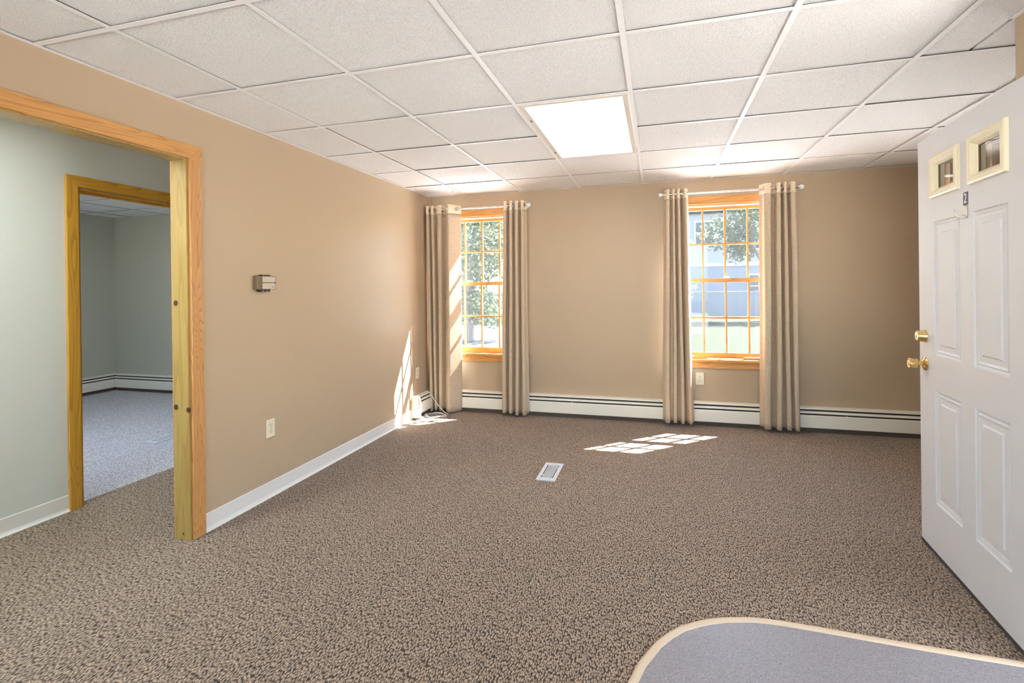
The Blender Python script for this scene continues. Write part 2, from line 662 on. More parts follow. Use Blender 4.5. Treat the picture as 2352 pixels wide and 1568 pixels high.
# floors
fl = box(-1.10, XR2 + .1, YF - .1, YB + .1, -0.12, 0.0).build('floor', 'carpet_brown')
struct(fl, 'brown flecked loop pile carpet covering the whole main room floor', 'carpet')
f3 = box(R3X - .1, -1.10, -1.3, YB + .1, -0.12, 0.0).build('floor_side_office', 'carpet_daylit')
struct(f3, 'side office carpet beyond the two doorways, its daylight mixed into the pale grey', 'carpet')

# left wall with the cased opening
mb = MB()
mb.box(-LT, 0, YF, OPN0 - .012, 0, ZT)
mb.box(-LT, 0, OPN1 + .012, YB, 0, ZT)
mb.box(-LT, 0, OPN0 - .012, OPN1 + .012, OPZ + .012, ZT)
struct(mb.build('wall_left', 'wall_tan'), 'tan painted left wall with the wide cased opening and thermostat', 'wall')

# window wall
W1, W2 = 0.58, 2.985            # window centres
WZ0, WZ1, WH = 0.592, 2.058, 0.452   # rough opening
mb = MB()
xs = [(-LT, W1 - WH), (W1 + WH, W2 - WH), (W2 + WH, XR2 + .16)]
for a, b_ in xs:
    mb.box(a, b_, YB, YB + .16, -0.4, ZT)
for c_ in (W1, W2):
    mb.box(c_ - WH, c_ + WH, YB, YB + .16, -0.4, WZ0)
    mb.box(c_ - WH, c_ + WH, YB, YB + .16, WZ1, ZT)
struct(mb.build('wall_back', 'wall_tan'), 'tan painted far wall holding the two curtained windows', 'wall')

# right walls: near wall with the entry door opening, return, far right wall
DO0, DO1, DOZ = -0.82, 0.125, 2.05
mb = MB()
mb.box(XR1, XR1 + .16, YF, DO0, 0, ZT)
mb.box(XR1, XR1 + .16, DO1, YN, 0, ZT)
mb.box(XR1, XR1 + .16, DO0, DO1, DOZ, ZT)
struct(mb.build('wall_right', 'wall_tan'), 'tan painted wall corner above the open entry door', 'wall')
struct(box(XR1 + .16, XR2 + .16, YN - .16, YN, -.4, ZT).build('wall_return', 'wall_tan'),
       'tan wall return hidden behind the open entry door', 'wall')
AW0, AW1, AZ0, AZ1 = .85, 2.45, .75, 2.12
mb = MB()
mb.box(XR2, XR2 + .16, YN, AW0, -.4, ZT)
mb.box(XR2, XR2 + .16, AW1, YB, -.4, ZT)
mb.box(XR2, XR2 + .16, AW0, AW1, -.4, AZ0)
mb.box(XR2, XR2 + .16, AW0, AW1, AZ1, ZT)
struct(mb.build('wall_far_right', 'wall_tan'), 'tan far right wall behind the open entry door', 'wall')
root = empty('fill_window_right', (XR2 + .08, 0, 0))  # unseen window, added to brighten the ceiling at the far right
struct(root, 'added unseen pine window bringing daylight to the far right behind the entry door', 'window')
mb = MB()
for a in ((AW0, AW0 + .05, AZ0, AZ1), (AW1 - .05, AW1, AZ0, AZ1), (AW0, AW1, AZ0, AZ0 + .05), (AW0, AW1, AZ1 - .05, AZ1), (1.63, 1.67, AZ0, AZ1)):
    mb.box(-.04, .04, a[0], a[1], a[2], a[3])
mb.build('frame', 'pine_window_z', root)
for a, b_ in ((AW0 + .05, 1.63), (1.67, AW1 - .05)):
    MB()._add([(0, a, AZ0 + .05), (0, b_, AZ0 + .05), (0, b_, AZ1 - .05), (0, a, AZ1 - .05)], [(0, 1, 2, 3)]).build('pane', 'pane_glass', root)
struct(box(XR2 + .16, XR2 + 1.75, YN - .16, YB + 1.4, 2.47, 2.58).build('eave_sunblock', 'trim_white'), 'added unseen white eave keeping sun out of the far right window', 'eave')  # added out of view to block direct sun
FW0, FW1, FWZ0, FWZ1 = .12, 3.55, .12, 2.24
mb = MB()
mb.box(-1.15, FW0, YF - .16, YF, -.4, ZT)
mb.box(FW1, XR1 + .16, YF - .16, YF, -.4, ZT)
mb.box(FW0, FW1, YF - .16, YF, -.4, FWZ0)
mb.box(FW0, FW1, YF - .16, YF, FWZ1, ZT)
struct(mb.build('wall_front', 'wall_tan'), 'tan wall behind the viewpoint with glazing added for daylight', 'wall')
root = empty('fill_window_front', (0, YF - .08, 0))  # glazing added behind the camera as a daylight source
struct(root, 'wide window added unseen behind the viewpoint to light the ceiling', 'window')
mb = MB()
for a in ((FW0, FW0 + .05, FWZ0, FWZ1), (FW1 - .05, FW1, FWZ0, FWZ1), (FW0, FW1, FWZ0, FWZ0 + .05), (FW0, FW1, FWZ1 - .05, FWZ1), (1.30, 1.35, FWZ0, FWZ1), (2.30, 2.35, FWZ0, FWZ1)):
    mb.box(a[0], a[1], -.04, .04, a[2], a[3])
mb.build('frame', 'pine_window', root)
for a, b_ in ((FW0 + .05, 1.30), (1.35, 2.30), (2.35, FW1 - .05)):
    MB()._add([(a, 0, FWZ0 + .05), (b_, 0, FWZ0 + .05), (b_, 0, FWZ1 - .05), (a, 0, FWZ1 - .05)], [(0, 1, 2, 3)]).build('pane', 'pane_glass', root)

# hall and side office
mb = MB()
mb.box(HX - .12, HX, YF, D2Y0 - .004, 0, ZT)
mb.box(HX - .12, HX, D2Y1 + .004, YB, 0, ZT)
mb.box(HX - .12, HX, D2Y0 - .004, D2Y1 + .004, D2Z + .004, ZT)
struct(mb.build('wall_hall', 'wall_pale'), 'pale green-white hall wall seen through the wide opening', 'wall')
struct(box(HX, -LT, YB, YB + .16, -.4, ZT).build('wall_hall_end', 'wall_pale'), 'pale end wall of the hall', 'wall')
struct(box(R3X - .16, R3X, -1.3, YB + .16, -.4, ZT).build('wall_side_left', 'wall_olive'),
       'grey-green left wall of the side office meeting its far corner', 'wall')
struct(box(R3X, HX - .12, YB, YB + .16, -.4, ZT).build('wall_side_back', 'wall_olive'),
       'grey-green far wall of the side office behind its heater', 'wall')
RWX0, RWX1, RWZ0, RWZ1 = -3.3, -1.5, 0.6, 2.1
mb = MB()
mb.box(R3X, RWX0, -1.46, -1.3, -.4, ZT)
mb.box(RWX1, HX - .12, -1.46, -1.3, -.4, ZT)
mb.box(RWX0, RWX1, -1.46, -1.3, -.4, RWZ0)
mb.box(RWX0, RWX1, -1.46, -1.3, RWZ1, ZT)
struct(mb.build('wall_side_front', 'wall_olive'), 'grey-green near wall of the side office with its shaded window', 'wall')

# roof slab over everything, added porch roof blocking sun at the entry, porch step
struct(box(R3X - .16, XR2 + .16, YF - .16, YB + .16, ZT, ZT + .15).build('roof_slab', 'roofing'), 'dark roof slab above the hung ceiling', 'roof')
struct(box(XR1 + .16, XR1 + 3.0, -3.2, YN - .17, 2.35, 2.46).build('porch_sunblock', 'trim_white'), 'white porch roof added unseen to keep sun off the entry floor', 'roof')  # unseen canopy, added so no sun patch lands inside the door
struct(box(XR1, XR1 + 3.0, -3.2, YN - .16, -.25, -.02).build('porch_step', 'concrete'), 'grey concrete porch step outside the entry', 'step')

# ------------------------------------------------------------------ hung ceiling: tees and single tiles
FL = 0.012      # half width of a tee flange
TT = 0.0040     # tile underside above the flange underside


def hung_ceiling(name, label, cells, xlines, ylines, skip=()):
    root = empty(name, (0, 0, ZC))
    struct(root, label, 'ceiling')
    cache = {}
    rnd = random.Random(3)
    for (x0, x1, y0, y1) in cells:
        cx_, cy_ = (x0 + x1) / 2, (y0 + y1) / 2
        if any(a < cx_ < b_ and c_ < cy_ < d_ for (a, b_, c_, d_) in skip):
            continue
        key = (round(x1 - x0, 3), round(y1 - y0, 3))
        if key not in cache:
            hx, hy = key[0] / 2 - 0.0068, key[1] / 2 - 0.0068
            t = box(-hx, hx, -hy, hy, 0, 0.016).build('ceiling_tile', 'tile_white', root)
            cache[key] = t
            t.location = (cx_, cy_, TT)
        else:
            t = copy_to(cache[key], root, (cx_, cy_, TT))
        t.rotation_euler = (rnd.uniform(-.0025, .0025), rnd.uniform(-.0025, .0025), 0)
        t.location.z += rnd.uniform(0.0, 0.0035)
    for (x, y0, y1) in xlines:
        mb_ = MB().box(x - FL, x + FL, y0, y1, 0, 0.0010).box(x - .006, x + .006, y0, y1, .0012, .032, 1)  # dark stem colour stands in for shadow in the tile slits
        mb_.build('main_tee', ['grid_white', 'heater_dark'], root)
    cache = {}
    for (y, x0, x1) in ylines:
        key = round(x1 - x0, 3)
        if key not in cache:
            h = key / 2
            t = MB().box(-h, h, -FL, FL, -0.0002, 0.0010).box(-h, h, -.006, .006, .0012, .03, 1).build('cross_tee', ['grid_white', 'heater_dark'], root)  # stem darkened like the main tees, as painted slit shadow
            cache[key] = t
            t.location = ((x0 + x1) / 2, y, 0)
        else:
            copy_to(cache[key], root, ((x0 + x1) / 2, y, 0))
    return root


gx = [0.0] + [GX + TILE * k for k in range(8)] + [XR2]
gy = [YF] + [TILE * k for k in range(-6, 5)] + [YB]
cells, xl, yl = [], [], []
for j in range(len(gy) - 1):
    y0, y1 = gy[j], gy[j + 1]
    for i in range(len(gx) - 1):
        x0, x1 = gx[i], gx[i + 1]
        if y0 >= YN:
            cells.append((x0, x1, y0, y1))
        elif y1 > YN:       # row cut by the wall corner
            if x1 <= XR1:
                cells.append((x0, x1, y0, y1))
            elif x0 < XR1:
                cells.append((x0, XR1, y0, y1))
                cells.append((XR1, x1, YN, y1))
            else:
                cells.append((x0, x1, YN, y1))
        elif x0 < XR1:
            cells.append((x0, min(x1, XR1), y0, y1))
for x in gx[1:-1]:
    xl.append((x, YF if x < XR1 else YN, YB))
for y in gy[1:-1]:
    lim = XR2 if y > YN else XR1
    for i in range(len(gx) - 1):
        x0, x1 = gx[i], min(gx[i + 1], lim)
        if x0 < lim:
            yl.append((y, x0 + (FL if i else 0), x1 - (FL if x1 == gx[i + 1] else 0)))
LX0, LX1 = GX + 2 * TILE, GX + 3 * TILE
LAMPS = [(LX0, LX1, TILE, 3 * TILE)]
yl2 = []
for (y, x0, x1) in yl:
    inside = any(l[0] - .02 < x0 and x1 < l[1] + .02 and l[2] + .1 < y < l[3] - .1 for l in LAMPS)
    if not inside:
        yl2.append((y, x0, x1))
ceil = hung_ceiling('ceiling', 'white hung ceiling of pebbled square tiles in a thin metal grid', cells, xl, yl2, LAMPS)
# wall angle along the walls
for nm, a in [('left', (0.0, 0.02, YF, YB)), ('back', (0.02, XR2 - .02, YB - .02, YB)), ('right', (XR2 - .02, XR2, YN, YB)),
              ('return', (XR1, XR2 - .02, YN, YN + .02)), ('entry', (XR1 - .02, XR1, YF, YN))]:
    MB().box(*a, -.001, .0006).build('wall_angle', 'grid_white', ceil)

# side office and hall ceilings
gx3 = [R3X] + [R3X + .31 + TILE * k for k in range(6)] + [HX - .12]
gx3 = [g for g in gx3 if g < HX - .2] + [HX - .12]
gy3 = [-1.3] + [2.56 - TILE * k for k in range(6, -1, -1)] + [YB]
cells3 = [(gx3[i], gx3[i + 1], gy3[j], gy3[j + 1]) for i in range(len(gx3) - 1) for j in range(len(gy3) - 1)]
xl3 = [(x, -1.3, YB) for x in gx3[1:-1]]
yl3 = [(y, gx3[i], gx3[i + 1]) for y in gy3[1:-1] for i in range(len(gx3) - 1)]
L3 = (gx3[4], gx3[5], gy3[3], gy3[5])
hung_ceiling('ceiling_side_office', 'dim white tile ceiling of the side office beyond the far doorway', cells3, xl3, [t_ for t_ in yl3 if not (L3[0] - .02 < t_[1] and t_[2] < L3[1] + .02 and L3[2] + .1 < t_[0] < L3[3] - .1)], [L3])
HL = (-0.87, -0.26, -1.85, -0.63)
mb = MB()
mb.box(HX, -LT, YF, HL[2], ZC, ZC + .016)
mb.box(HX, -LT, HL[3], YB, ZC, ZC + .016)
mb.box(HX, HL[0], HL[2], HL[3], ZC, ZC + .016)
mb.box(HL[1], -LT, HL[2], HL[3], ZC, ZC + .016)
struct(mb.build('ceiling_hall', 'tile_white'), 'white ceiling of the narrow hall behind the opening', 'ceiling')


# ------------------------------------------------------------------ recessed fluorescent lights
def troffer(x0, x1, y0, y1, label, glow='diffuser'):
    root = empty('ceiling_light', ((x0 + x1) / 2, (y0 + y1) / 2, ZC))
    tag(root, label, 'ceiling light', 'recessed fluorescent ceiling lights')
    hx, hy = (x1 - x0) / 2 - .014, (y1 - y0) / 2 - .014
    fw = .030
    mb_ = MB()
    for (a, b_, c_, d_) in [(-hx, -hx + fw, -hy, hy), (hx - fw, hx, -hy, hy), (-hx + fw, hx - fw, -hy, -hy + fw), (-hx + fw, hx - fw, hy - fw, hy)]:
        mb_.box(a, b_, c_, d_, -.004, .010)
    mb_.build('frame', 'lamp_frame', root, bevel=.002)
    box(-hx + fw, hx - fw, -hy + fw, hy - fw, .002, .006).build('diffuser', glow, root)
    for yy in (-.35, .38):
        box(-hx + .008, -hx + .014, yy, yy + .03, -.0065, -.004).build('latch', 'thermo_black', root)
    MB().box(-hx - .01, hx + .01, -hy - .01, hy + .01, .05, .09).build('housing', 'lamp_frame', root)
    return root


troffer(*LAMPS[0], 'lit rectangular fluorescent light panel set in the main tile ceiling before the windows')
troffer(*HL, 'lit fluorescent ceiling panel in the narrow hall', 'diffuser_hall')
troffer(*L3, 'cool ceiling panel added unseen to light the side office floor', 'diffuser_fill')  # added lamp, hidden above the doorway head


# ------------------------------------------------------------------ vinyl cove base
def cove_base(name, pts_axis, a, b_, face, label, sign=1, h=.098):
    """pts_axis 'Y': runs along y on a wall face at x = face, projecting sign*x."""
    th = .0035
    poly = [(face, 0.0), (face + sign * .016, 0.0), (face + sign * .016, .003), (face + sign * .007, .010),
            (face + sign * th, .022), (face + sign * th, h - .003), (face + sign * .001, h), (face, h)]
    if pts_axis == 'Y':
        ob = MB().prism(poly, 'Y', a, b_).build(name, 'vinyl_base')
    else:
        ob = MB().prism(poly, 'X', a, b_).build(name, 'vinyl_base')
    struct(ob, label, 'baseboard')
    return ob


cove_base('baseboard_left', 'Y', 0.122, 2.526, 0.0, 'off-white vinyl cove base along the tan left wall')
cove_base('baseboard_near_left', 'Y', YF, OPN0 - .07, 0.0, 'off-white vinyl cove base left of the wide opening')
cove_base('baseboard_hall', 'Y', YF, D2Y0 - .072, HX, 'off-white vinyl cove base along the pale hall wall')
cove_base('baseboard_hall_far', 'Y', D2Y1 + .072, YB, HX, 'off-white vinyl cove base beyond the hall doorway')


# ------------------------------------------------------------------ cased openings (trim)
def cased(name, label, xf, side, y0, y1, zt, depth, mz, my, mj, cw=.072, ct=.018, both=True):
    """Wood casing and jambs on a wall whose faces are xf (room side) and xf-depth."""
    root = empty(name, (0, 0, 0))
    struct(root, label, 'door casing')
    x0, x1 = xf, xf + side * ct
    r = .006
    # side casings with mitred tops
    for s, yy in ((-1, y0), (1, y1)):
        yi = yy + s * r
        yo = yi + s * cw
        poly = [(yi, 0.0), (yo, 0.0), (yo, zt + r + cw), (yi, zt + r)]
        MB().prism(poly, 'X', x0, x1).build('side_casing', mz, root, bevel=.0025)
        if both:
            MB().prism(poly, 'X', xf - depth - side * ct, xf - depth).build('side_casing', mz, root)
    poly = [(y0 - r, zt + r), (y1 + r, zt + r), (y1 + r + cw, zt + r + cw), (y0 - r - cw, zt + r + cw)]
    MB().prism(poly, 'X', x0, x1).build('head_casing', my, root, bevel=.0025)
    if both:
        MB().prism(poly, 'X', xf - depth - side * ct, xf - depth).build('head_casing', my, root)
    jt = .0
    return root


j = cased('trim_1', 'orange pine casing around the wide opening in the left wall', 0.0, 1, OPN0 - .006, OPN1 + .006, OPZ + .002, LT, 'pine_orange', 'pine_orange_y', 'pine_pale')
# jamb boards lining the opening
box(-LT + .002, .003, OPN1, OPN1 + .0115, 0, OPZ).build('jamb', 'pine_pale', j)
box(-LT + .002, .003, OPN0 - .0115, OPN0, 0, OPZ).build('jamb', 'pine_pale', j)
box(-LT + .002, .003, OPN0 - .0115, OPN1 + .0115, OPZ, OPZ + .0115).build('head_jamb', 'pine_pale', j)

j2 = cased('trim_2', 'golden pine casing around the narrow doorway in the pale hall wall', HX, 1, D2Y0, D2Y1, D2Z, .12, 'pine_gold', 'pine_gold_y', 'pine_gold', cw=.066)
box(HX - .118, HX + .002, D2Y0 - .002, D2Y0 + .010, 0, D2Z).build('jamb', 'pine_gold', j2)
box(HX - .118, HX + .002, D2Y1 - .010, D2Y1 + .002, 0, D2Z).build('jamb', 'pine_gold', j2)
box(HX - .118, HX + .002, D2Y0, D2Y1, D2Z - .010, D2Z + .002).build('head_jamb', 'pine_gold_y', j2)
box(HX - .075, HX - .04, D2Y0 + .01, D2Y0 + .02, 0, D2Z - .01).build('door_stop', 'pine_gold', j2)
box(HX - .075, HX - .04, D2Y1 - .02, D2Y1 - .01, 0, D2Z - .01).build('door_stop', 'pine_gold', j2)
box(HX - .075, HX - .04, D2Y0 + .02, D2Y1 - .02, D2Z - .022, D2Z - .01).build('door_stop', 'pine_gold_y', j2)

# painted pipe chase strip in the room corner
struct(box(.0, .028, YB - .028, YB, .23, ZC).build('trim_3', 'wall_tan', bevel=.006), 'slim tan corner strip running up between left and far walls', 'trim')


# ------------------------------------------------------------------ double-hung windows
def window(name, xc, label):
    root = empty(name, (xc, YB, 0))
    struct(root, label, 'window')
    ci, co = .440, .512
    # casing
    zt, zc = 2.055, 2.127
    for s in (-1, 1):
        a, b_ = sorted((s * ci, s * co))
        box(a, b_, -.018, 0, .612, zt).build('side_casing', 'pine_window_z', root, bevel=.003)
        a, b_ = sorted((s * (ci - .004), s * .452))
        box(a, b_, 0, .15, WZ0, zt + .003).build('jamb', 'pine_window_z', root)
        a, b_ = sorted((s * .405, s * .436))
        box(a, b_, .055, .062, .63, 2.04).build('jamb_track', 'track_white', root)
    box(-co, co, -.018, 0, zt, zc).build('head_casing', 'pine_window', root, bevel=.003)
    box(-ci, ci, 0.0, .15, 2.047, 2.058).build('head_jamb', 'pine_window', root)
    box(-ci, ci, .004, .012, 2.038, 2.047).build('head_track', 'track_white', root)
    box(-ci, ci, .018, .024, 2.034, 2.047).build('head_track', 'track_white', root)
    box(-co - .02, co + .02, -.040, .15, .592, .615).build('stool', 'pine_window', root, bevel=.004)
    box(-co, co, -.016, 0, .530, .592).build('apron', 'pine_window', root, bevel=.003)
    box(-WH, WH, .10, .19, .575, .592).build('sill', 'trim_white', root)
    # sashes
    gw = .39

    def sash(nm, y0, y1, z0, z1, g0, g1):
        rt = MB()
        rt.box(-.436, -gw, y0, y1, z0, z1)
        rt.box(gw, .436, y0, y1, z0, z1)
        rt.box(-gw, gw, y0, y1, z0, g0)
        rt.box(-gw, gw, y0, y1, g1, z1)
        sa = rt.build(nm, 'pine_window', root)
        mw = .0075
        gy_ = (y0 + y1) / 2
        zm = (g0 + g1) / 2
        for k in (-1, 0, 1):
            xx = k * gw / 2
            MB().prism([(xx - mw, gy_ - .012), (xx - .003, y0 + .003), (xx + .003, y0 + .003), (xx + mw, gy_ - .012), (xx + mw, gy_ + .01), (xx - mw, gy_ + .01)], 'Z', g0, g1).build('muntin', 'pine_window_z', sa)
        box(-gw, gw, y0 + .004, gy_ + .01, zm - mw, zm + mw).build('muntin', 'pine_window', sa)
        first = None
        pw, ph = gw / 2 - 2 * mw, (g1 - g0) / 2 - 1.5 * mw
        for a in range(4):
            for b2 in range(2):
                loc = (-gw + gw / 4 + a * gw / 2, gy_, g0 + (g1 - g0) * (.25 + .5 * b2))
                if first is None:
                    p_me = box(-gw / 4, gw / 4, -.0004, .0004, -(g1 - g0) / 4, (g1 - g0) / 4)
                    # single sheet so light crosses one surface only
                    p_me = MB()._add([(-gw / 4, 0, -(g1 - g0) / 4), (gw / 4, 0, -(g1 - g0) / 4), (gw / 4, 0, (g1 - g0) / 4), (-gw / 4, 0, (g1 - g0) / 4)], [(0, 1, 2, 3)])
                    first = p_me.build('pane', 'pane_glass', sa)
                    first.location = loc
                else:
                    copy_to(first, sa, loc)
        return sa
    sash('upper_sash', .062, .092, 1.330, 2.047, 1.366, 2.009)
    lo = sash('lower_sash', .025, .055, .617, 1.366, .673, 1.330)
    for xx in ((-.16, .16) if xc < 1 else (0.0,)):
        MB().box(xx - .028, xx + .028, .028, .05, 1.366, 1.372).lathe([(.011, 0), (.011, .010), (.006, .013)], (xx, .04, 1.372), (0, 0, 1), 16).box(xx - .004, xx + .03, .032, .04, 1.376, 1.382).build('sash_lock', 'finial_white', lo, bevel=.001)
    for xx in ((-.3,) if xc > 1 else (-.38, .38)):
        box(xx - .02, xx + .02, .012, .025, .632, .645).build('sash_lift', 'finial_white', lo, bevel=.002)
    scr = MB()._add([(-.43, .118, .60), (.43, .118, .60), (.43, .118, 2.05), (-.43, .118, 2.05)], [(0, 1, 2, 3)]).build('insect_screen', 'screen_mesh', root)
    sf = MB()
    for a in ((-.44, -.425, .60, 2.05), (.425, .44, .60, 2.05), (-.425, .425, .60, .615), (-.425, .425, 2.035, 2.05)):
        sf.box(a[0], a[1], .112, .122, a[2], a[3])
    sf.build('screen_frame', 'trim_white', root)
    return root


window('window_1', W1, 'orange pine double-hung window nearest the left wall corner')
wr = window('window_2', W2, 'orange pine double-hung window in the middle of the far wall overlooking the lawn')
# white latch bars lying on the sill track of the second window
box(-.17, .14, .0, .012, .617, .626).build('sill_track', 'track_white', wr)
box(.14, .43, .004, .016, .632, .640).build('sill_track', 'track_white', wr)

# side office window (out of view, gives its daylight)
root = empty('window_3', ((RWX0 + RWX1) / 2, -1.38, 0))
struct(root, 'pine framed window in the near wall of the side office', 'window')
h3 = (RWX1 - RWX0) / 2
mb = MB()
for a in ((-h3, -h3 + .06, RWZ0, RWZ1), (h3 - .06, h3, RWZ0, RWZ1), (-h3, h3, RWZ0, RWZ0 + .06), (-h3, h3, RWZ1 - .06, RWZ1), (-.03, .03, RWZ0, RWZ1)):
    mb.box(a[0], a[1], -.05, .05, a[2], a[3])
mb.build('frame', 'pine_window', root)
for s in (-1, 1):
    a, b_ = sorted((s * .03, s * (h3 - .06)))
    MB()._add([(a, 0, RWZ0 + .06), (b_, 0, RWZ0 + .06), (b_, 0, RWZ1 - .06), (a, 0, RWZ1 - .06)], [(0, 1, 2, 3)]).build('pane', 'pane_glass', root)


# ------------------------------------------------------------------ baseboard heaters
def heater(name, label, axis, a, b_, face, sgn, joints=(), caps=()):
    """Convector running along an axis; profile depth measured from 'face' in direction sgn."""
    root = empty(name, (0, 0, 0))
    tag(root, label, 'heater', 'hydronic baseboard heaters')

    def pr(poly, p, q, nm, mt, bev=0):
        pp = [(face + sgn * d, z) for d, z in poly]
        return MB().prism(pp, axis, p, q).build(nm, mt, root, bevel=bev)
    pr([(0.0, .06), (.006, .06), (.006, .215), (.0, .215)], a, b_, 'back_plate', 'heater_cream')
    pr([(.0, .001), (.040, .001), (.040, .058), (.0, .058)], a, b_, 'kick_shadow', 'kick_shade')  # dark strip standing in for the shadow under the heater
    # top hood, rolled forward
    pr([(.0, .222), (.052, .216), (.056, .205), (.053, .204), (.049, .212), (.0, .217)], a, b_, 'top_hood', 'heater_cream')
    # damper louvre
    pr([(.045, .188), (.060, .178), (.062, .170), (.059, .170), (.057, .176), (.043, .185)], a, b_, 'damper', 'heater_cream')
    # fin element
    pr([(.012, .06), (.044, .06), (.044, .150), (.012, .150)], a, b_, 'fin_element', 'heater_dark')
    pr([(.0065, .155), (.036, .155), (.036, .204), (.0065, .204)], a, b_, 'throat', 'heater_dark')
    edges = [a] + list(joints) + [b_]
    for i in range(len(edges) - 1):
        pr([(.050, .046), (.063, .044), (.066, .050), (.066, .148), (.062, .156), (.058, .156), (.062, .147), (.062, .050), (.050, .050)],
           edges[i] + .0008, edges[i + 1] - .0008, 'front_panel', 'heater_cream')
    for jx in joints:
        pr([(.0655, .047), (.0685, .047), (.0685, .150), (.062, .160), (.0655, .150)], jx - .010, jx + .010, 'joint_cover', 'heater_cream')
    for (p, q) in caps:
        pr([(.0, .012), (.068, .012), (.070, .016), (.070, .150), (.064, .205), (.054, .222), (.0, .226)], p, q, 'end_cap', 'heater_cream', .003)
    return root


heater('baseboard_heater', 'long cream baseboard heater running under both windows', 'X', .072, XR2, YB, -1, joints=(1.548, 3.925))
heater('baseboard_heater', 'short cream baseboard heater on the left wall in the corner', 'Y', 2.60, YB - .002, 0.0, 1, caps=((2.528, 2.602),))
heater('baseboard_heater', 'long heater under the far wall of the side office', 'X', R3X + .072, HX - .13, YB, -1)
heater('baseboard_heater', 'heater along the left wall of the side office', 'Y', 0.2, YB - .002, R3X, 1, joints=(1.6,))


# ------------------------------------------------------------------ curtain rods and curtains
RY = YB - .118


def rod(x0, x1, z, label, fin=(True, True)):
    root = empty('curtain_rod', ((x0 + x1) / 2, RY, z))
    tag(root, label, 'curtain rod', 'curtain rods over the windows')
    h = (x1 - x0) / 2
    MB().tube([(-h, 0, 0), (h, 0, 0)], .008, 16).build('pole', 'chrome', root, smooth='auto')
    MB().tube([(-h * .2, 0, 0), (h, 0, 0)], .0092, 16).build('sleeve', 'chrome', root, smooth='auto')
    for s, on in ((-1, fin[0]), (1, fin[1])):
        if on:
            prof = [(.007, -.012), (.012, -.010)] + [(.021 * math.sin(t * math.pi / 10), .012 - .021 * math.cos(t * math.pi / 10)) for t in range(2, 11)]
            MB().lathe(prof, (s * (h + .004), 0, 0), (s, 0, 0), 20).build('finial', 'finial_white', root, smooth=True)
        mb_ = MB()
        bx_ = s * (h - .035)
        mb_.tube([(bx_, .116, 0), (bx_, .012, 0)], .006, 10)
        mb_.lathe([(.02, 0), (.02, .003), (.012, .006)], (bx_, .118, 0), (0, -1, 0), 16)
        mb_.torus((bx_, 0, 0), (1, 0, 0), .013, .0035, 18, 6)
        mb_.build('bracket', 'finial_white', root)
    return root


rod(.045, 1.128, 2.130, 'thin chrome curtain rod over the window by the corner', (False, True))
rod(2.425, 3.568, 2.148, 'thin chrome curtain rod over the middle window', (True, True))


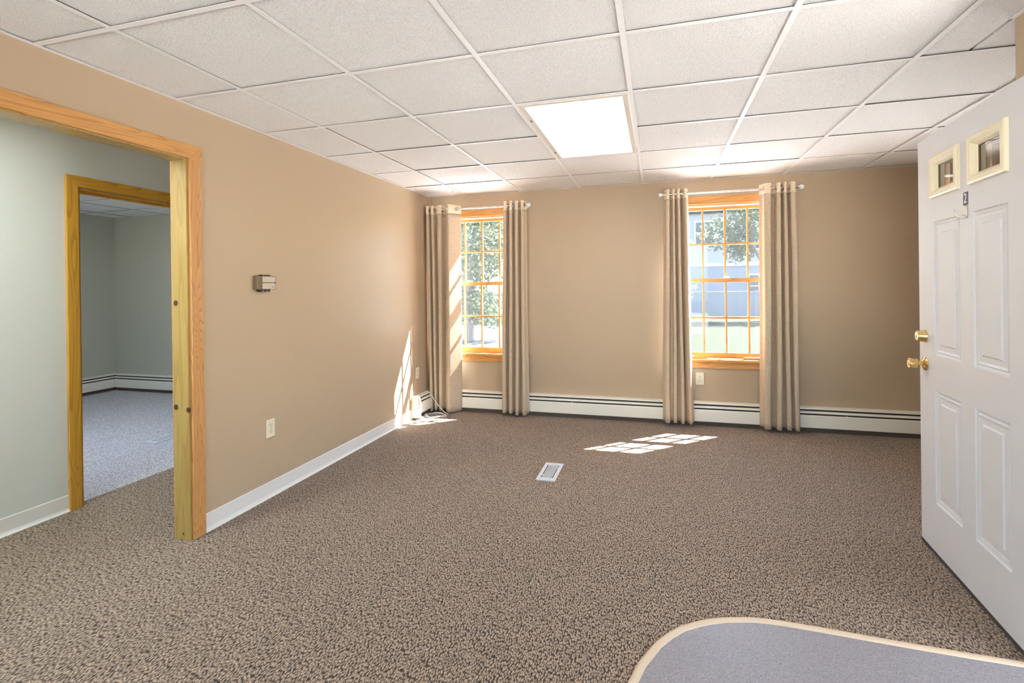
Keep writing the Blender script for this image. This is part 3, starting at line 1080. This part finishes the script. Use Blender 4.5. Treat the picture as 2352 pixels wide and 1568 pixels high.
def curtain(label, top, bot, zr, zb, amp=.037, seed=1, lead=None):
    """top/bot: fold boundaries along x at rod height and hem; cloth weaves before and behind the rod."""
    rnd = random.Random(seed)
    root = empty('curtain', ((top[0] + top[-1]) / 2, RY, 0))
    tag(root, label, 'curtain', 'grommet curtain panels')
    ox = root.location.x
    n = len(top) - 1
    per = 26
    cols = n * per + 1
    ztop, zband = zr + .045, zr - .046
    hem = [rnd.uniform(-.008, .008) for _ in range(n + 1)]
    lob = [rnd.uniform(.85, 1.15) for _ in range(n)]

    def pt(c, z):
        i = min(c // per, n - 1)
        t = (c - i * per) / per
        f = max(0.0, min(1.0, (zr - z) / (zr - zb)))
        bnd = [a + (b_ - a) * (f ** .8) for a, b_ in zip(top, bot)]
        x0, x1 = bnd[i], bnd[i + 1]
        wv = .5 - .5 * math.cos(2 * math.pi * t)
        d = (2 * (wv ** .62) - 1) * amp * lob[i] * (1 + .12 * f * math.sin(5 * i + 2 * seed))
        xx = x0 + (x1 - x0) * (t + .085 * math.sin(4 * math.pi * t))
        if lead and i == n - 1 and t > lead:      # free edge swings back towards the window
            k_ = (t - lead) / (1 - lead)
            d = .056 + (-.070 + .026 * f - .056) * k_
            xx = x0 + (x1 - x0) * (lead + (1 - lead) * k_)
        elif lead and i == n - 1:
            k_ = t / lead
            d = -amp + (.056 + amp) * math.sin(k_ * math.pi / 2) ** .8
            xx = x0 + (x1 - x0) * lead * k_
        sway = .004 * math.sin(3.1 * z + i * 1.7 + seed) * f
        return Vector((xx - ox + sway, -d, z))
    # grommet centres: where the cloth crosses the rod line
    grom = []
    for i in range(n):
        for tt in (.22, .78):
            c = int(round((i + tt) * per))
            p = pt(c, zr)
            t_ = (pt(min(c + 1, cols - 1), zr) - pt(max(c - 1, 0), zr)).normalized()
            grom.append((p, Vector((t_.y, -t_.x, 0)).normalized()))
    vis = grom

    def sheet(nm, z0, z1, rows, mats, hole=False, z_hem=False):
        vs, fs, mi = [], [], []
        for r in range(rows + 1):
            for c in range(cols):
                z = z0 + (z1 - z0) * r / rows
                if z_hem and r == rows:
                    z += hem[min(c // per, n)] + .004 * math.cos(2 * math.pi * (c % per) / per)
                vs.append(pt(c, z))
        for r in range(rows):
            for c in range(cols - 1):
                q = (r * cols + c, r * cols + c + 1, (r + 1) * cols + c + 1, (r + 1) * cols + c)
                if hole:
                    ce = (vs[q[0]] + vs[q[2]]) / 2
                    if any(abs(ce.x - g[0].x) < .028 and (ce - g[0]).length < .0175 for g in grom):
                        continue
                fs.append(q[::-1])
        me = bpy.data.meshes.new(nm)
        me.from_pydata([tuple(v_) for v_ in vs], [], fs)
        for mm in mats:
            me.materials.append(M[mm])
        for p in me.polygons:
            p.use_smooth = True
        ob = bpy.data.objects.new(nm, me)
        C.objects.link(ob)
        ob.parent = root
        so = ob.modifiers.new('thickness', 'SOLIDIFY')
        so.thickness = .0025
        so.offset = 0
        so.use_rim = True
        so.material_offset = 1
        so.material_offset_rim = 1
        return ob
    sheet('header_band', ztop, zband, 18, ['curtain_band', 'curtain_lining'], hole=True)
    sheet('cloth', zband, zb, 46, ['curtain_linen', 'curtain_lining'], z_hem=True)
    for (p, ax) in grom:
        MB().torus((p.x, p.y, p.z), ax, .0215, .0042, 22, 6).build('grommet', 'grommet_metal', root, smooth=True)
    return root


curtain('taupe grommet curtain hanging in the room corner beside the left wall', [.012, .075, .128, .235, .390], [.035, .092, .142, .205, .382], 2.130, .020, seed=1, lead=.42)
curtain('taupe grommet curtain right of the corner window', [.872, .936, .991, 1.055, 1.112], [.826, .905, .974, 1.038, 1.112], 2.130, .032, seed=2)
curtain('taupe grommet curtain left of the middle window', [2.442, 2.506, 2.544, 2.592, 2.655], [2.411, 2.492, 2.554, 2.615, 2.683], 2.148, .042, seed=3, lead=.62)
curtain('taupe grommet curtain right of the middle window near the open door', [3.252, 3.368, 3.43, 3.470, 3.550], [3.244, 3.349, 3.426, 3.498, 3.562], 2.148, .040, seed=4)


# ------------------------------------------------------------------ outlets
def outlet(label, loc, rz):
    """Duplex outlet; local -y faces the room."""
    root = empty('wall_outlet', loc, rz)
    tag(root, label, 'outlet', 'ivory duplex wall outlets')
    box(-.0365, .0365, -.0065, 0, -.057, .057).build('cover_plate', 'plate_ivory', root, bevel=.003)
    for zz in (.0195, -.0195):
        face = MB()
        pts = [(.0165 * math.cos(a) * 1.0, .0165 * math.sin(a) * .9) for a in [2 * math.pi * k / 24 for k in range(24)]]
        pts = [(max(-.0165, min(.0165, p[0])), max(-.0125, min(.0125, p[1])) + zz) for p in pts]
        face.prism(pts, 'Y', -.0085, -.006)
        fo = face.build('receptacle', 'plate_ivory', root)
        box(-.0075, -.0052, -.0089, -.0084, zz + .001, zz + .0085).build('slot', 'slot_dark', fo)
        box(.0052, .0075, -.0089, -.0084, zz + .0005, zz + .009).build('slot', 'slot_dark', fo)
        MB().lathe([(.0026, 0), (.0026, .0005)], (0, -.0084, zz - .006), (0, -1, 0), 10).build('slot', 'slot_dark', fo)
    MB().lathe([(.003, 0), (.0022, .001)], (0, -.0064, 0), (0, -1, 0), 12).build('screw', 'brass', root)
    return root


outlet('ivory duplex outlet on the left wall below the thermostat', (0, .626, .433), math.pi / 2)
outlet('ivory duplex outlet on the left wall beside the corner curtain', (0, 2.655, .443), math.pi / 2)
outlet('ivory duplex outlet on the far wall under the middle window', (2.745, YB, .428), 0)

# ------------------------------------------------------------------ thermostat
th = empty('thermostat', (0, .585, 1.352), math.pi / 2)
tag(th, 'brown and cream rectangular thermostat mounted on the left wall', 'thermostat')
box(-.062, .040, -.006, 0, -.050, .047).build('wall_plate', 'thermo_black', th, bevel=.001)
box(-.085, .060, -.033, 0, -.040, .044).build('body', 'thermo_brown', th, bevel=.003)
box(-.083, -.062, -.036, -.033, -.038, .042).build('side_rib', 'thermo_brown', th, bevel=.001)
cv = box(-.045, .060, -.040, -.033, -.0372, -.001).build('lower_cover', 'thermo_cream', th, bevel=.0015)
box(-.045, .060, -.040, -.033, .004, .0395).build('upper_cover', 'thermo_cream', th, bevel=.0015)
box(.060, .063, -.039, -.004, -.0385, .041).build('edge_band', 'thermo_black', th)
box(-.040, .030, -.030, -.004, .044, .051).build('mounting_bar', 'thermo_black', th)
box(-.058, .024, -.030, -.004, -.054, -.040).build('mounting_bar', 'thermo_black', th)
for (xx, zz) in ((-.030, .052), (.018, .052), (-.034, -.048), (.0, -.047)):
    MB().lathe([(.0035, 0), (.0035, .003), (.001, .0045)], (xx, -.029, zz - .002), (0, -1, 0), 10).build('screw', 'chrome', th)


def text_part(body, name, mat, parent, loc, size, sx=1.0, rot=(math.pi / 2, 0, 0), depth=.0004):
    cu = bpy.data.curves.new(name, 'FONT')
    cu.body = body
    cu.size = size
    cu.extrude = depth
    cu.align_x = 'CENTER'
    cu.align_y = 'CENTER'
    tmp = bpy.data.objects.new(name + '_tmp', cu)
    C.objects.link(tmp)
    bpy.context.view_layer.update()
    me = bpy.data.meshes.new_from_object(tmp.evaluated_get(bpy.context.evaluated_depsgraph_get()))
    bpy.data.objects.remove(tmp)
    bpy.data.curves.remove(cu)
    me.materials.clear()
    me.materials.append(M[mat])
    o = bpy.data.objects.new(name, me)
    C.objects.link(o)
    o.parent = parent
    o.location = loc
    o.rotation_euler = rot
    o.scale = (sx, 1, 1)
    return o


text_part('Honeywell', 'lettering', 'thermo_black', cv, (.040, -.0402, -.025), .0062)

# ------------------------------------------------------------------ floor registers


def register(label, loc, lx, ly, slots, slot_len):
    root = empty('floor_register', loc)
    tag(root, label, 'floor vent', 'floor air registers')
    hx, hy = lx / 2, ly / 2
    n = slots
    sw = slots * .0105
    mb_ = MB()
    z0, z1 = .0, .007
    sl_ = slot_len / 2
    for (a, b_, c_, d_) in ((-hx, -sw / 2, -hy, hy), (sw / 2, hx, -hy, hy), (-sw / 2, sw / 2, -hy, -sl_), (-sw / 2, sw / 2, sl_, hy)):
        mb_.box(a, b_, c_, d_, z0, z1)
    mb_.build('frame', 'vent_grey', root)
    box(-sw / 2, sw / 2, -sl_, sl_, .0006, .0012).build('duct_shade', 'slot_dark', root)  # dark sheet painted in for the shade below the louvres
    first = None
    for k in range(1, n):
        xx = -sw / 2 + k * .0105
        if first is None:
            first = box(-.0026, .0026, -sl_, sl_, .001, .0062).build('louvre', 'vent_slat', root)
            first.location = (xx, 0, 0)
        else:
            copy_to(first, root, (xx, 0, 0))
    box(-sw / 2, -sw / 2 + .016, -sl_ + .045, -sl_ + .056, .005, .0078).build('lever', 'vent_slat', root)
    box(sw / 2 - .016, sw / 2, sl_ - .056, sl_ - .045, .005, .0078).build('lever', 'vent_slat', root)
    return root


register('pale grey metal floor register set in the brown carpet', (1.63, 1.468, 0), .132, .335, 8, .25)
register('grey metal floor register in the pale side office carpet', (-1.845, 1.46, 0), .132, .36, 8, .26)

# ------------------------------------------------------------------ entry vinyl with its curved edge strip
OUT = [(2.150, -.95), (2.190, -.60), (2.228, -.42), (2.259, -.317), (2.287, -.224), (2.340, -.111), (2.385, -.045), (2.435, .011), (2.487, .050), (2.535, .079),
       (2.600, .108), (2.667, .128), (2.715, .139), (2.764, .144), (2.825, .146), (2.90, .1445), (2.973, .142), (3.112, .136), (3.246, .131), (3.374, .128), (3.50, .127), (3.664, .126)]


def inset(pts, d):
    res = []
    for i, p in enumerate(pts):
        a = Vector(pts[max(i - 1, 0)])
        b_ = Vector(pts[min(i + 1, len(pts) - 1)])
        t = (b_ - a).normalized()
        nrm = Vector((t.y, -t.x))
        res.append((p[0] + nrm.x * d, p[1] + nrm.y * d))
    return res


INN = inset(OUT, .030)
mb = MB()
poly = INN + [(3.664, -2.4), (2.15, -2.4)]
nv = len(poly)
mb._add([(p[0], p[1], .0035) for p in poly], [tuple(range(nv))[::-1]])
mb._add([(p[0], p[1], .0035) for p in poly] + [(p[0], p[1], 0) for p in poly], [(i, (i + 1) % nv, nv + (i + 1) % nv, nv + i) for i in range(nv)])
struct(mb.build('floor_entry', 'vinyl_grey'), 'grey speckled vinyl entry floor with a rounded corner', 'vinyl floor')
mb = MB()
prof = [(0.0, .0002), (.003, .0065), (.010, .0085), (.026, .0075), (.032, .0040), (.034, .0002)]
rows = [inset(OUT, d) for d, z in prof]
L = len(OUT)
vs, fs = [], []
for r, (d, z) in zip(rows, prof):
    vs += [(p[0], p[1], z) for p in r]
for k in range(len(prof) - 1):
    fs += [(k * L + i, k * L + i + 1, (k + 1) * L + i + 1, (k + 1) * L + i) for i in range(L - 1)]
mb._add(vs, fs)
ts = mb.build('trim_4', 'strip_beige', smooth=True)
struct(ts, 'beige curved transition strip edging the grey entry floor', 'floor strip')

# ------------------------------------------------------------------ entry door (open, six openings: two lites over four panels)
A_ = Vector((3.652, 1.048))
dd = Vector((-0.07399749, -0.99725843))
lock = A_ + dd * .030
ang = math.atan2(dd.y, dd.x)         # local +x runs from lock edge to hinge edge
DW, DT = .925, .044
Z0, Z1 = .014, 2.012
door = empty('entry_door', (lock.x, lock.y, 0), ang)
tag(door, 'open white six-panel entry door numbered 2 with two small lites', 'door')
# local frame: x along the leaf, z up; visible face looks toward -x world = local -y or +y
nloc = Vector((-0.99725843, 0.07399749))      # world normal towards the room on the visible side
ly = Vector((-math.sin(ang), math.cos(ang)))  # local y in world
sgn = 1.0 if ly.dot(nloc) > 0 else -1.0       # visible face lies at local y = 0, leaf body on the other side


def dbox(x0, x1, d0, d1, z0, z1):
    """d measured from the visible face towards the viewer (negative = into the leaf)."""
    a, b_ = sorted((sgn * d0, sgn * d1))
    return MB().box(x0, x1, a, b_, z0, z1)


cols_ = [(.168, .425), (.535, .785)]
rows_ = [(.252, .792), (.958, 1.594)]
lz = (1.722, 1.884)
lcols = [(.186, .412), (.545, .770)]
# leaf: grid of boxes leaving the two lites open and the panels recessed
mb = MB()


def leafbox(x0, x1, z0, z1, d0=-DT, d1=0.0):
    a, b_ = sorted((sgn * d0, sgn * d1))
    mb.box(x0, x1, a, b_, z0, z1)


xsb = [0, lcols[0][0], lcols[0][1], lcols[1][0], lcols[1][1], DW]
leafbox(0, DW, lz[1], Z1)
for i in (0, 2, 4):
    leafbox(xsb[i], xsb[i + 1], lz[0], lz[1])
leafbox(0, DW, rows_[1][1], lz[0])
xsp = [0, cols_[0][0], cols_[0][1], cols_[1][0], cols_[1][1], DW]
for (z0, z1) in rows_:
    for i in (0, 2, 4):
        leafbox(xsp[i], xsp[i + 1], z0, z1)
leafbox(0, DW, rows_[0][1], rows_[1][0])
leafbox(0, DW, Z0, rows_[0][0])
leaf = mb.build('leaf', 'door_white', door)


def ring(mbx, x0, x1, z0, z1, d0, inset_, d1):
    """Sloped rectangular ring from outline (depth d0) to inset outline (depth d1)."""
    o_ = [(x0, z0), (x1, z0), (x1, z1), (x0, z1)]
    i_ = [(x0 + inset_, z0 + inset_), (x1 - inset_, z0 + inset_), (x1 - inset_, z1 - inset_), (x0 + inset_, z1 - inset_)]
    vs_ = [(p[0], sgn * d0, p[1]) for p in o_] + [(p[0], sgn * d1, p[1]) for p in i_]
    mbx._add(vs_, [(k, (k + 1) % 4, 4 + (k + 1) % 4, 4 + k) for k in range(4)])
    return i_


for (z0, z1) in rows_:
    for (x0, x1) in cols_:
        pm = MB()
        x, X, z, Z = x0, x1, z0, z1
        steps = [(0.0, .004, -.006), (-.006, .010, -.009), (-.009, .006, -.003), (-.003, .010, -.007), (-.007, .022, -.0065), (-.0065, .006, -.001)]
        for (d0, ins, d1) in steps:
            i_ = ring(pm, x, X, z, Z, d0, ins, d1)
            x, X, z, Z = i_[0][0], i_[1][0], i_[0][1], i_[2][1]
        pm._add([(x, sgn * -.001, z), (X, sgn * -.001, z), (X, sgn * -.001, Z), (x, sgn * -.001, Z)], [(0, 1, 2, 3)])
        # back of the panel
        pm._add([(x0, sgn * -DT, z0), (x1, sgn * -DT, z0), (x1, sgn * -DT, z1), (x0, sgn * -DT, z1)], [(0, 1, 2, 3)])
        pm.build('raised_panel', 'door_white', door)
for (x0, x1) in lcols:
    fm = MB()
    for side_ in (1, -1):
        off = 0.0 if side_ == 1 else -DT
        x, X, z, Z = x0 - .024, x1 + .024, lz[0] - .017, lz[1] + .017
        for (d0, ins, d1) in [(0.0, .002, .012), (.012, .006, .016), (.016, .010, .013), (.013, .008, .015), (.015, .010, .004), (.004, .008, -.008)]:
            i_ = ring(fm, x, X, z, Z, off + side_ * d0, ins, off + side_ * d1)
            x, X, z, Z = i_[0][0], i_[1][0], i_[0][1], i_[2][1]
    fr_ = fm.build('lite_frame', 'lite_cream', door)
    dbox(x - .001, X + .001, -.036, -.008, z - .001, z).build('lite_spacer', 'thermo_brown', fr_)
    dbox(x - .001, x, -.036, -.008, z, Z).build('lite_spacer', 'thermo_brown', fr_)
    dbox(X, X + .001, -.036, -.008, z, Z).build('lite_spacer', 'thermo_brown', fr_)
    dbox(x - .001, X + .001, -.036, -.008, Z, Z + .001).build('lite_spacer', 'thermo_brown', fr_)
    for dp_ in (-.012, -.030):
        MB()._add([(x, sgn * dp_, z), (X, sgn * dp_, z), (X, sgn * dp_, Z), (x, sgn * dp_, Z)], [(0, 1, 2, 3)]).build('glass', 'lite_glass', fr_)
# knob, deadbolt
ax = (0, sgn, 0)
kz, kx = .905, .068
kn = MB().lathe([(.033, 0), (.034, .003), (.031, .007), (.018, .012), (.016, .013), (.0115, .016), (.0115, .030), (.020, .033), (.0255, .040), (.0265, .060), (.0255, .068), (.020, .069)], (kx, 0, kz), ax, 32).build('door_knob', 'brass', door, smooth='auto')
MB().lathe([(.0225, 0), (.0225, .001), (.015, .0006), (.010, -.001)], (kx, sgn * .0685, kz), ax, 28).build('knob_face', 'brass_face', kn, smooth='auto')
MB().lathe([(.033, 0), (.031, .007), (.016, .013), (.0115, .030), (.0255, .040), (.0265, .060), (.020, .068)], (kx, -sgn * DT, kz), (0, -sgn, 0), 24).build('inner_knob', 'brass', door, smooth='auto')
db = MB().lathe([(.031, 0), (.031, .004), (.0285, .008), (.025, .034), (.0235, .036), (.020, .0362)], (kx, 0, 1.042), ax, 32).build('deadbolt', 'brass', door, smooth='auto')
MB().lathe([(.0205, 0), (.0205, .0012), (.012, .0016)], (kx, sgn * .036, 1.042), ax, 28).build('bolt_face', 'brass_face', db, smooth='auto')
dbox(kx - .0016, kx + .0016, .037, .0382, 1.031, 1.044).build('keyhole', 'slot_dark', db)
dbox(-.0015, 0.0, -.034, -.010, kz - .05, kz + .05).build('latch_plate', 'brass', door)
dbox(-.0015, 0.0, -.034, -.010, 1.0, 1.085).build('latch_plate', 'brass', door)
for hz_ in (.22, 1.02, 1.82):
    hg = MB()
    hg.lathe([(.007, 0), (.007, .09), (.004, .094)], (DW + .004, -sgn * (DT + .004), hz_ - .045), (0, 0, 1), 12)
    hg.box(DW, DW + .002, *sorted((-sgn * DT, -sgn * .012)), hz_ - .045, hz_ + .045)
    hg.build('hinge', 'brass', door)
# bottom sweep
dbox(.002, DW - .002, -DT + .004, .003, .0015, .0165).build('door_sweep', 'rubber_dark', door)
# number plaque and hook
pq = dbox(.462, .500, 0, .0018, 1.628, 1.683).build('number_plaque', 'plaque_navy', door)
tx = text_part('2', 'digit', 'digit_white', pq, (.481, sgn * .0022, 1.6555), .058, .86, (math.pi / 2, 0, 0 if sgn < 0 else math.pi))
bmd = tx.data
hk = empty('coat_hook', (lock.x, lock.y, 0), ang)
tag(hk, 'small beige adhesive hook below the number 2 on the white door', 'hook')
hx_ = .482
prof = []
pl_ = [(hx_ + .016 * math.cos(t) , 1.600 + .0275 * math.sin(t)) for t in [2 * math.pi * k / 28 for k in range(28)]]
mb = MB()
mb.prism(pl_, 'Y', *sorted((0.0005 * sgn, .007 * sgn)))
mb.build('back_plate', 'hook_plastic', hk, bevel=.002)
pts, rad = [], []
for k in range(13):
    t = k / 12
    pts.append((hx_ - .002 * t, sgn * (.006 + .034 * math.sin(t * 1.6)), 1.583 - .010 * math.sin(t * math.pi) * (1 - t) + .030 * t * t))
    rad.append(.0085 * (1 - .72 * t))
MB().tube(pts, rad, 12).build('prong', 'hook_plastic', hk, smooth=True)
# hinges and frame at the opening
fr = empty('trim_5', (0, 0, 0))
struct(fr, 'white frame of the entry door opening in the near right wall', 'door frame')
for (y0, y1) in ((DO0 - .06, DO0), (DO1, DO1 + .06)):
    box(XR1 - .016, XR1, y0, y1, 0, DOZ + .06).build('side_casing', 'door_white', fr, bevel=.003)
box(XR1 - .016, XR1, DO0, DO1, DOZ, DOZ + .06).build('head_casing', 'door_white', fr, bevel=.003)
box(XR1, XR1 + .16, DO0, DO0 + .018, 0, DOZ).build('jamb', 'door_white', fr)
box(XR1, XR1 + .16, DO1 - .018, DO1, 0, DOZ).build('jamb', 'door_white', fr)
box(XR1, XR1 + .16, DO0, DO1, DOZ - .018, DOZ).build('head_jamb', 'door_white', fr)
box(XR1, XR1 + .16, DO0, DO1, 0, .012).build('threshold', 'brass', fr)


# ------------------------------------------------------------------ cables in the corner
def spline(ctrl, n=10):
    P = [Vector(c) for c in ctrl]
    out_ = []
    for i in range(len(P) - 1):
        p0, p1, p2, p3 = P[max(i - 1, 0)], P[i], P[i + 1], P[min(i + 2, len(P) - 1)]
        for k in range(n):
            t = k / n
            out_.append(.5 * ((2 * p1) + (-p0 + p2) * t + (2 * p0 - 5 * p1 + 4 * p2 - p3) * t * t + (-p0 + 3 * p1 - 3 * p2 + p3) * t ** 3))
    out_.append(P[-1])
    return out_


coil = []
cx_, cy_ = .185, 2.690
for k in range(46):
    a = k * .40 + .4
    coil.append((cx_ + (.105 + .012 * math.sin(k * 1.3)) * math.cos(a), cy_ + (.080 + .010 * math.cos(k * .9)) * math.sin(a), .0045 + .004 * (k % 5)))
tag(MB().tube(spline(coil, 4), .0034, 7).build('coiled_cable', 'cable_white', smooth=True), 'loose coil of grey-white cable on the carpet in the corner', 'cable')
up = [(.022, 2.812, .2275), (.052, 2.806, .224), (.085, 2.800, .195), (.125, 2.795, .145), (.17, 2.792, .09), (.22, 2.790, .04), (.262, 2.788, .010), (.285, 2.785, .005)]
tag(MB().tube(spline(up, 8), .0042, 8).build('hanging_cable', 'cable_white', smooth=True), 'pale cable hanging from the short heater before the corner curtain', 'cable')
lead = [(.060, 2.50, .004), (.050, 2.46, .004), (.050, 2.42, .004), (.12, 2.405, .004), (.21, 2.47, .004), (.30, 2.545, .004), (.345, 2.62, .004), (.345, 2.70, .004)]
tag(MB().tube(spline(lead, 8), .0026, 7).build('loose_cable', 'cable_dark', smooth=True), 'thin dark cable looping on the sunlit carpet by the corner', 'cable')
pg = empty('cable_plug', (.092, 2.575, 0))
tag(pg, 'small white cable plug lying by the heater end', 'plug')
box(-.014, .014, -.02, .02, .0, .02).build('housing', 'cable_white', pg, bevel=.004)
box(-.006, -.003, -.034, -.02, .008, .014).build('prong', 'chrome', pg)
box(.003, .006, -.034, -.02, .008, .014).build('prong', 'chrome', pg)

# ------------------------------------------------------------------ outdoors: lawn, fence, neighbour house, trees
GZ = -.42
struct(box(-40, -.6, 9.0, 19.0, GZ, GZ + .03).build('driveway', 'asphalt'), 'blue-grey asphalt drive beyond the corner window', 'driveway')
struct(box(9.0, 22, -6, 12, GZ, GZ + .03).build('bounce_drive', 'concrete'), 'pale concrete drive added beside the building to bounce sunlight indoors', 'pavement')  # added ground reflector for the right-hand openings
struct(box(-6, 9, YB + .2, 9.0, GZ, GZ + .03).build('bounce_path', 'bounce_gravel'), 'pale gravel path added below the windows to bounce sun onto the ceiling', 'pavement')  # unseen strip, added to throw sunlight up through the windows
struct(box(-12, 9, -24, YF - .6, GZ, GZ + .03).build('bounce_forecourt', 'concrete'), 'pale concrete forecourt added behind the viewpoint to bounce light indoors', 'pavement')  # added ground reflector for the front glazing
struct(box(-70, 70, -50, 90, GZ - .5, GZ).build('ground_lawn', 'grass'), 'sunlit green lawn outside the windows', 'lawn')
FY = 26.0
fn = empty('board_fence', (0, FY, GZ))
tag(fn, 'blue-grey board fence across the lawn', 'fence')
fp = None
for k in range(-12, 9):
    if fp is None:
        fp = box(0, 2.36, -.02, .02, .05, 1.32).build('fence_panel', 'fence_blue', fn)
        po = box(-.06, .06, -.06, .06, 0, 1.40).build('post', 'fence_blue', fn)
        ca = box(0, 2.36, -.05, .05, 1.32, 1.37).build('cap_rail', 'siding_pale', fn)
        for o_ in (fp, po, ca):
            o_.location.x = k * 2.4
    else:
        copy_to(fp, fn, (k * 2.4, 0, 0))
        copy_to(po, fn, (k * 2.4, 0, 0))
        copy_to(ca, fn, (k * 2.4, 0, 0))

hs = empty('neighbour_house', (5.0, 33.0, GZ))
tag(hs, 'two-storey pale clapboard house behind the fence', 'house')
box(-9, 9, 0, 9, 0, 3.0).build('lower_wall', 'siding_blue', hs)
box(-9, 9, 0, 9, 3.0, 6.4).build('upper_wall', 'siding_pale', hs)
box(-9.05, 9.05, -.06, 0, 2.92, 3.10).build('band_board', 'trim_white', hs)
MB().prism([(-.5, 6.4), (9.5, 6.4), (9.5, 6.55), (4.5, 9.6), (-.5, 6.55)], 'X', -9.4, 9.4).build('roof', 'shingle', hs)
for (xx, zz) in ((-6.2, 4.0), (-3.6, 4.0), (.4, 4.4), (3.4, 4.0), (6.4, 4.0), (-5.0, .9), (3.6, .9)):
    wf = box(xx - .62, xx + .62, -.08, .0, zz - .08, zz + 1.48).build('window', 'trim_white', hs)
    for (a, b_) in ((xx - .54, xx - .02), (xx + .02, xx + .54)):
        box(a, b_, -.10, -.075, zz, zz + .68).build('pane', 'far_glass', wf)
        box(a, b_, -.10, -.075, zz + .74, zz + 1.40).build('pane', 'far_glass', wf)


def tree(name, label, loc, blobs, n, leaf, seed, trunk_h, tr=.14):
    rnd = random.Random(seed)
    root = empty(name, loc)
    tag(root, label, 'tree', 'trees outside the windows')
    mb_ = MB()
    pts = [(0, 0, 0), (.05, .02, trunk_h * .4), (-.03, .05, trunk_h * .75), (.02, 0, trunk_h)]
    mb_.tube(spline(pts, 5), [tr * (1 - .045 * k) for k in range(16)], 9)
    for (bx_, by_, bz_, r_) in blobs:
        mb_.tube([(0, 0, trunk_h * .65), (bx_ * .5, by_ * .5, (trunk_h + bz_) / 2), (bx_, by_, bz_)], [tr * .45, tr * .3, tr * .12], 6)
    mb_.build('trunk', 'bark', root)
    vs, fs = [], []
    tot = sum(b_[3] ** 2 for b_ in blobs)
    for (bx_, by_, bz_, r_) in blobs:
        for _ in range(int(n * r_ * r_ / tot)):
            d = Vector((rnd.gauss(0, 1), rnd.gauss(0, 1), rnd.gauss(0, 1))).normalized() * r_ * (rnd.random() ** .45)
            c = Vector((bx_, by_, bz_)) + Vector((d.x, d.y, d.z * .8))
            u = Vector((rnd.gauss(0, 1), rnd.gauss(0, 1), rnd.gauss(0, .6))).normalized()
            v_ = u.orthogonal().normalized()
            v_.rotate(Matrix.Rotation(rnd.random() * 6.28, 3, u))
            s = leaf * rnd.uniform(.6, 1.3)
            k = len(vs)
            vs += [c - u * s, c + v_ * s * .45, c + u * s, c - v_ * s * .45]
            fs.append((k, k + 1, k + 2, k + 3))
    cr = MB()._add(vs, fs).build('crown', 'leaves', root)
    cr['kind'] = 'stuff'
    return root


tree('maple_tree', 'leafy tree beyond the corner window', (-3.4, 13.0, GZ), [(0, 0, 1.3, 1.0), (.8, .2, 1.0, .8), (-1.0, .3, 1.6, 1.2), (-.3, 0, 2.8, 1.5), (.9, .4, 3.2, 1.1), (-1.4, .4, 3.6, 1.4), (.2, .3, 4.4, 1.4)], 9000, .09, 5, 2.0)
tree('maple_tree', 'tall tree behind the fence at the left', (-11.0, 30.0, GZ), [(0, 0, 4.5, 2.8), (2.5, 0, 3.8, 2.2), (-2.8, 0, 4, 2.4), (.5, 0, 7.2, 2.6), (3.4, .5, 6.4, 2.2), (-2.5, 0, 7.0, 2.4)], 6000, .22, 6, 4.0, .25)
tree('birch_tree', 'light leafy tree at the left edge of the middle window view', (2.38, 9.6, GZ), [(0, 0, 1.3, .55), (.35, 0, 1.6, .5), (-.4, 0, 2.1, .8), (.25, .2, 2.6, .6), (-.3, 0, 3.1, .8)], 2600, .055, 8, 1.5, .07)
tree('maple_tree', 'broad tree in front of the pale house', (7.4, 24.0, GZ), [(0, 0, 4.6, 1.6), (-1.8, 0, 4.2, 1.3), (1.6, 0, 4.4, 1.6), (-.6, 0, 5.8, 1.5), (-1.2, 0, 3.3, .8)], 4200, .13, 9, 3.6, .2)
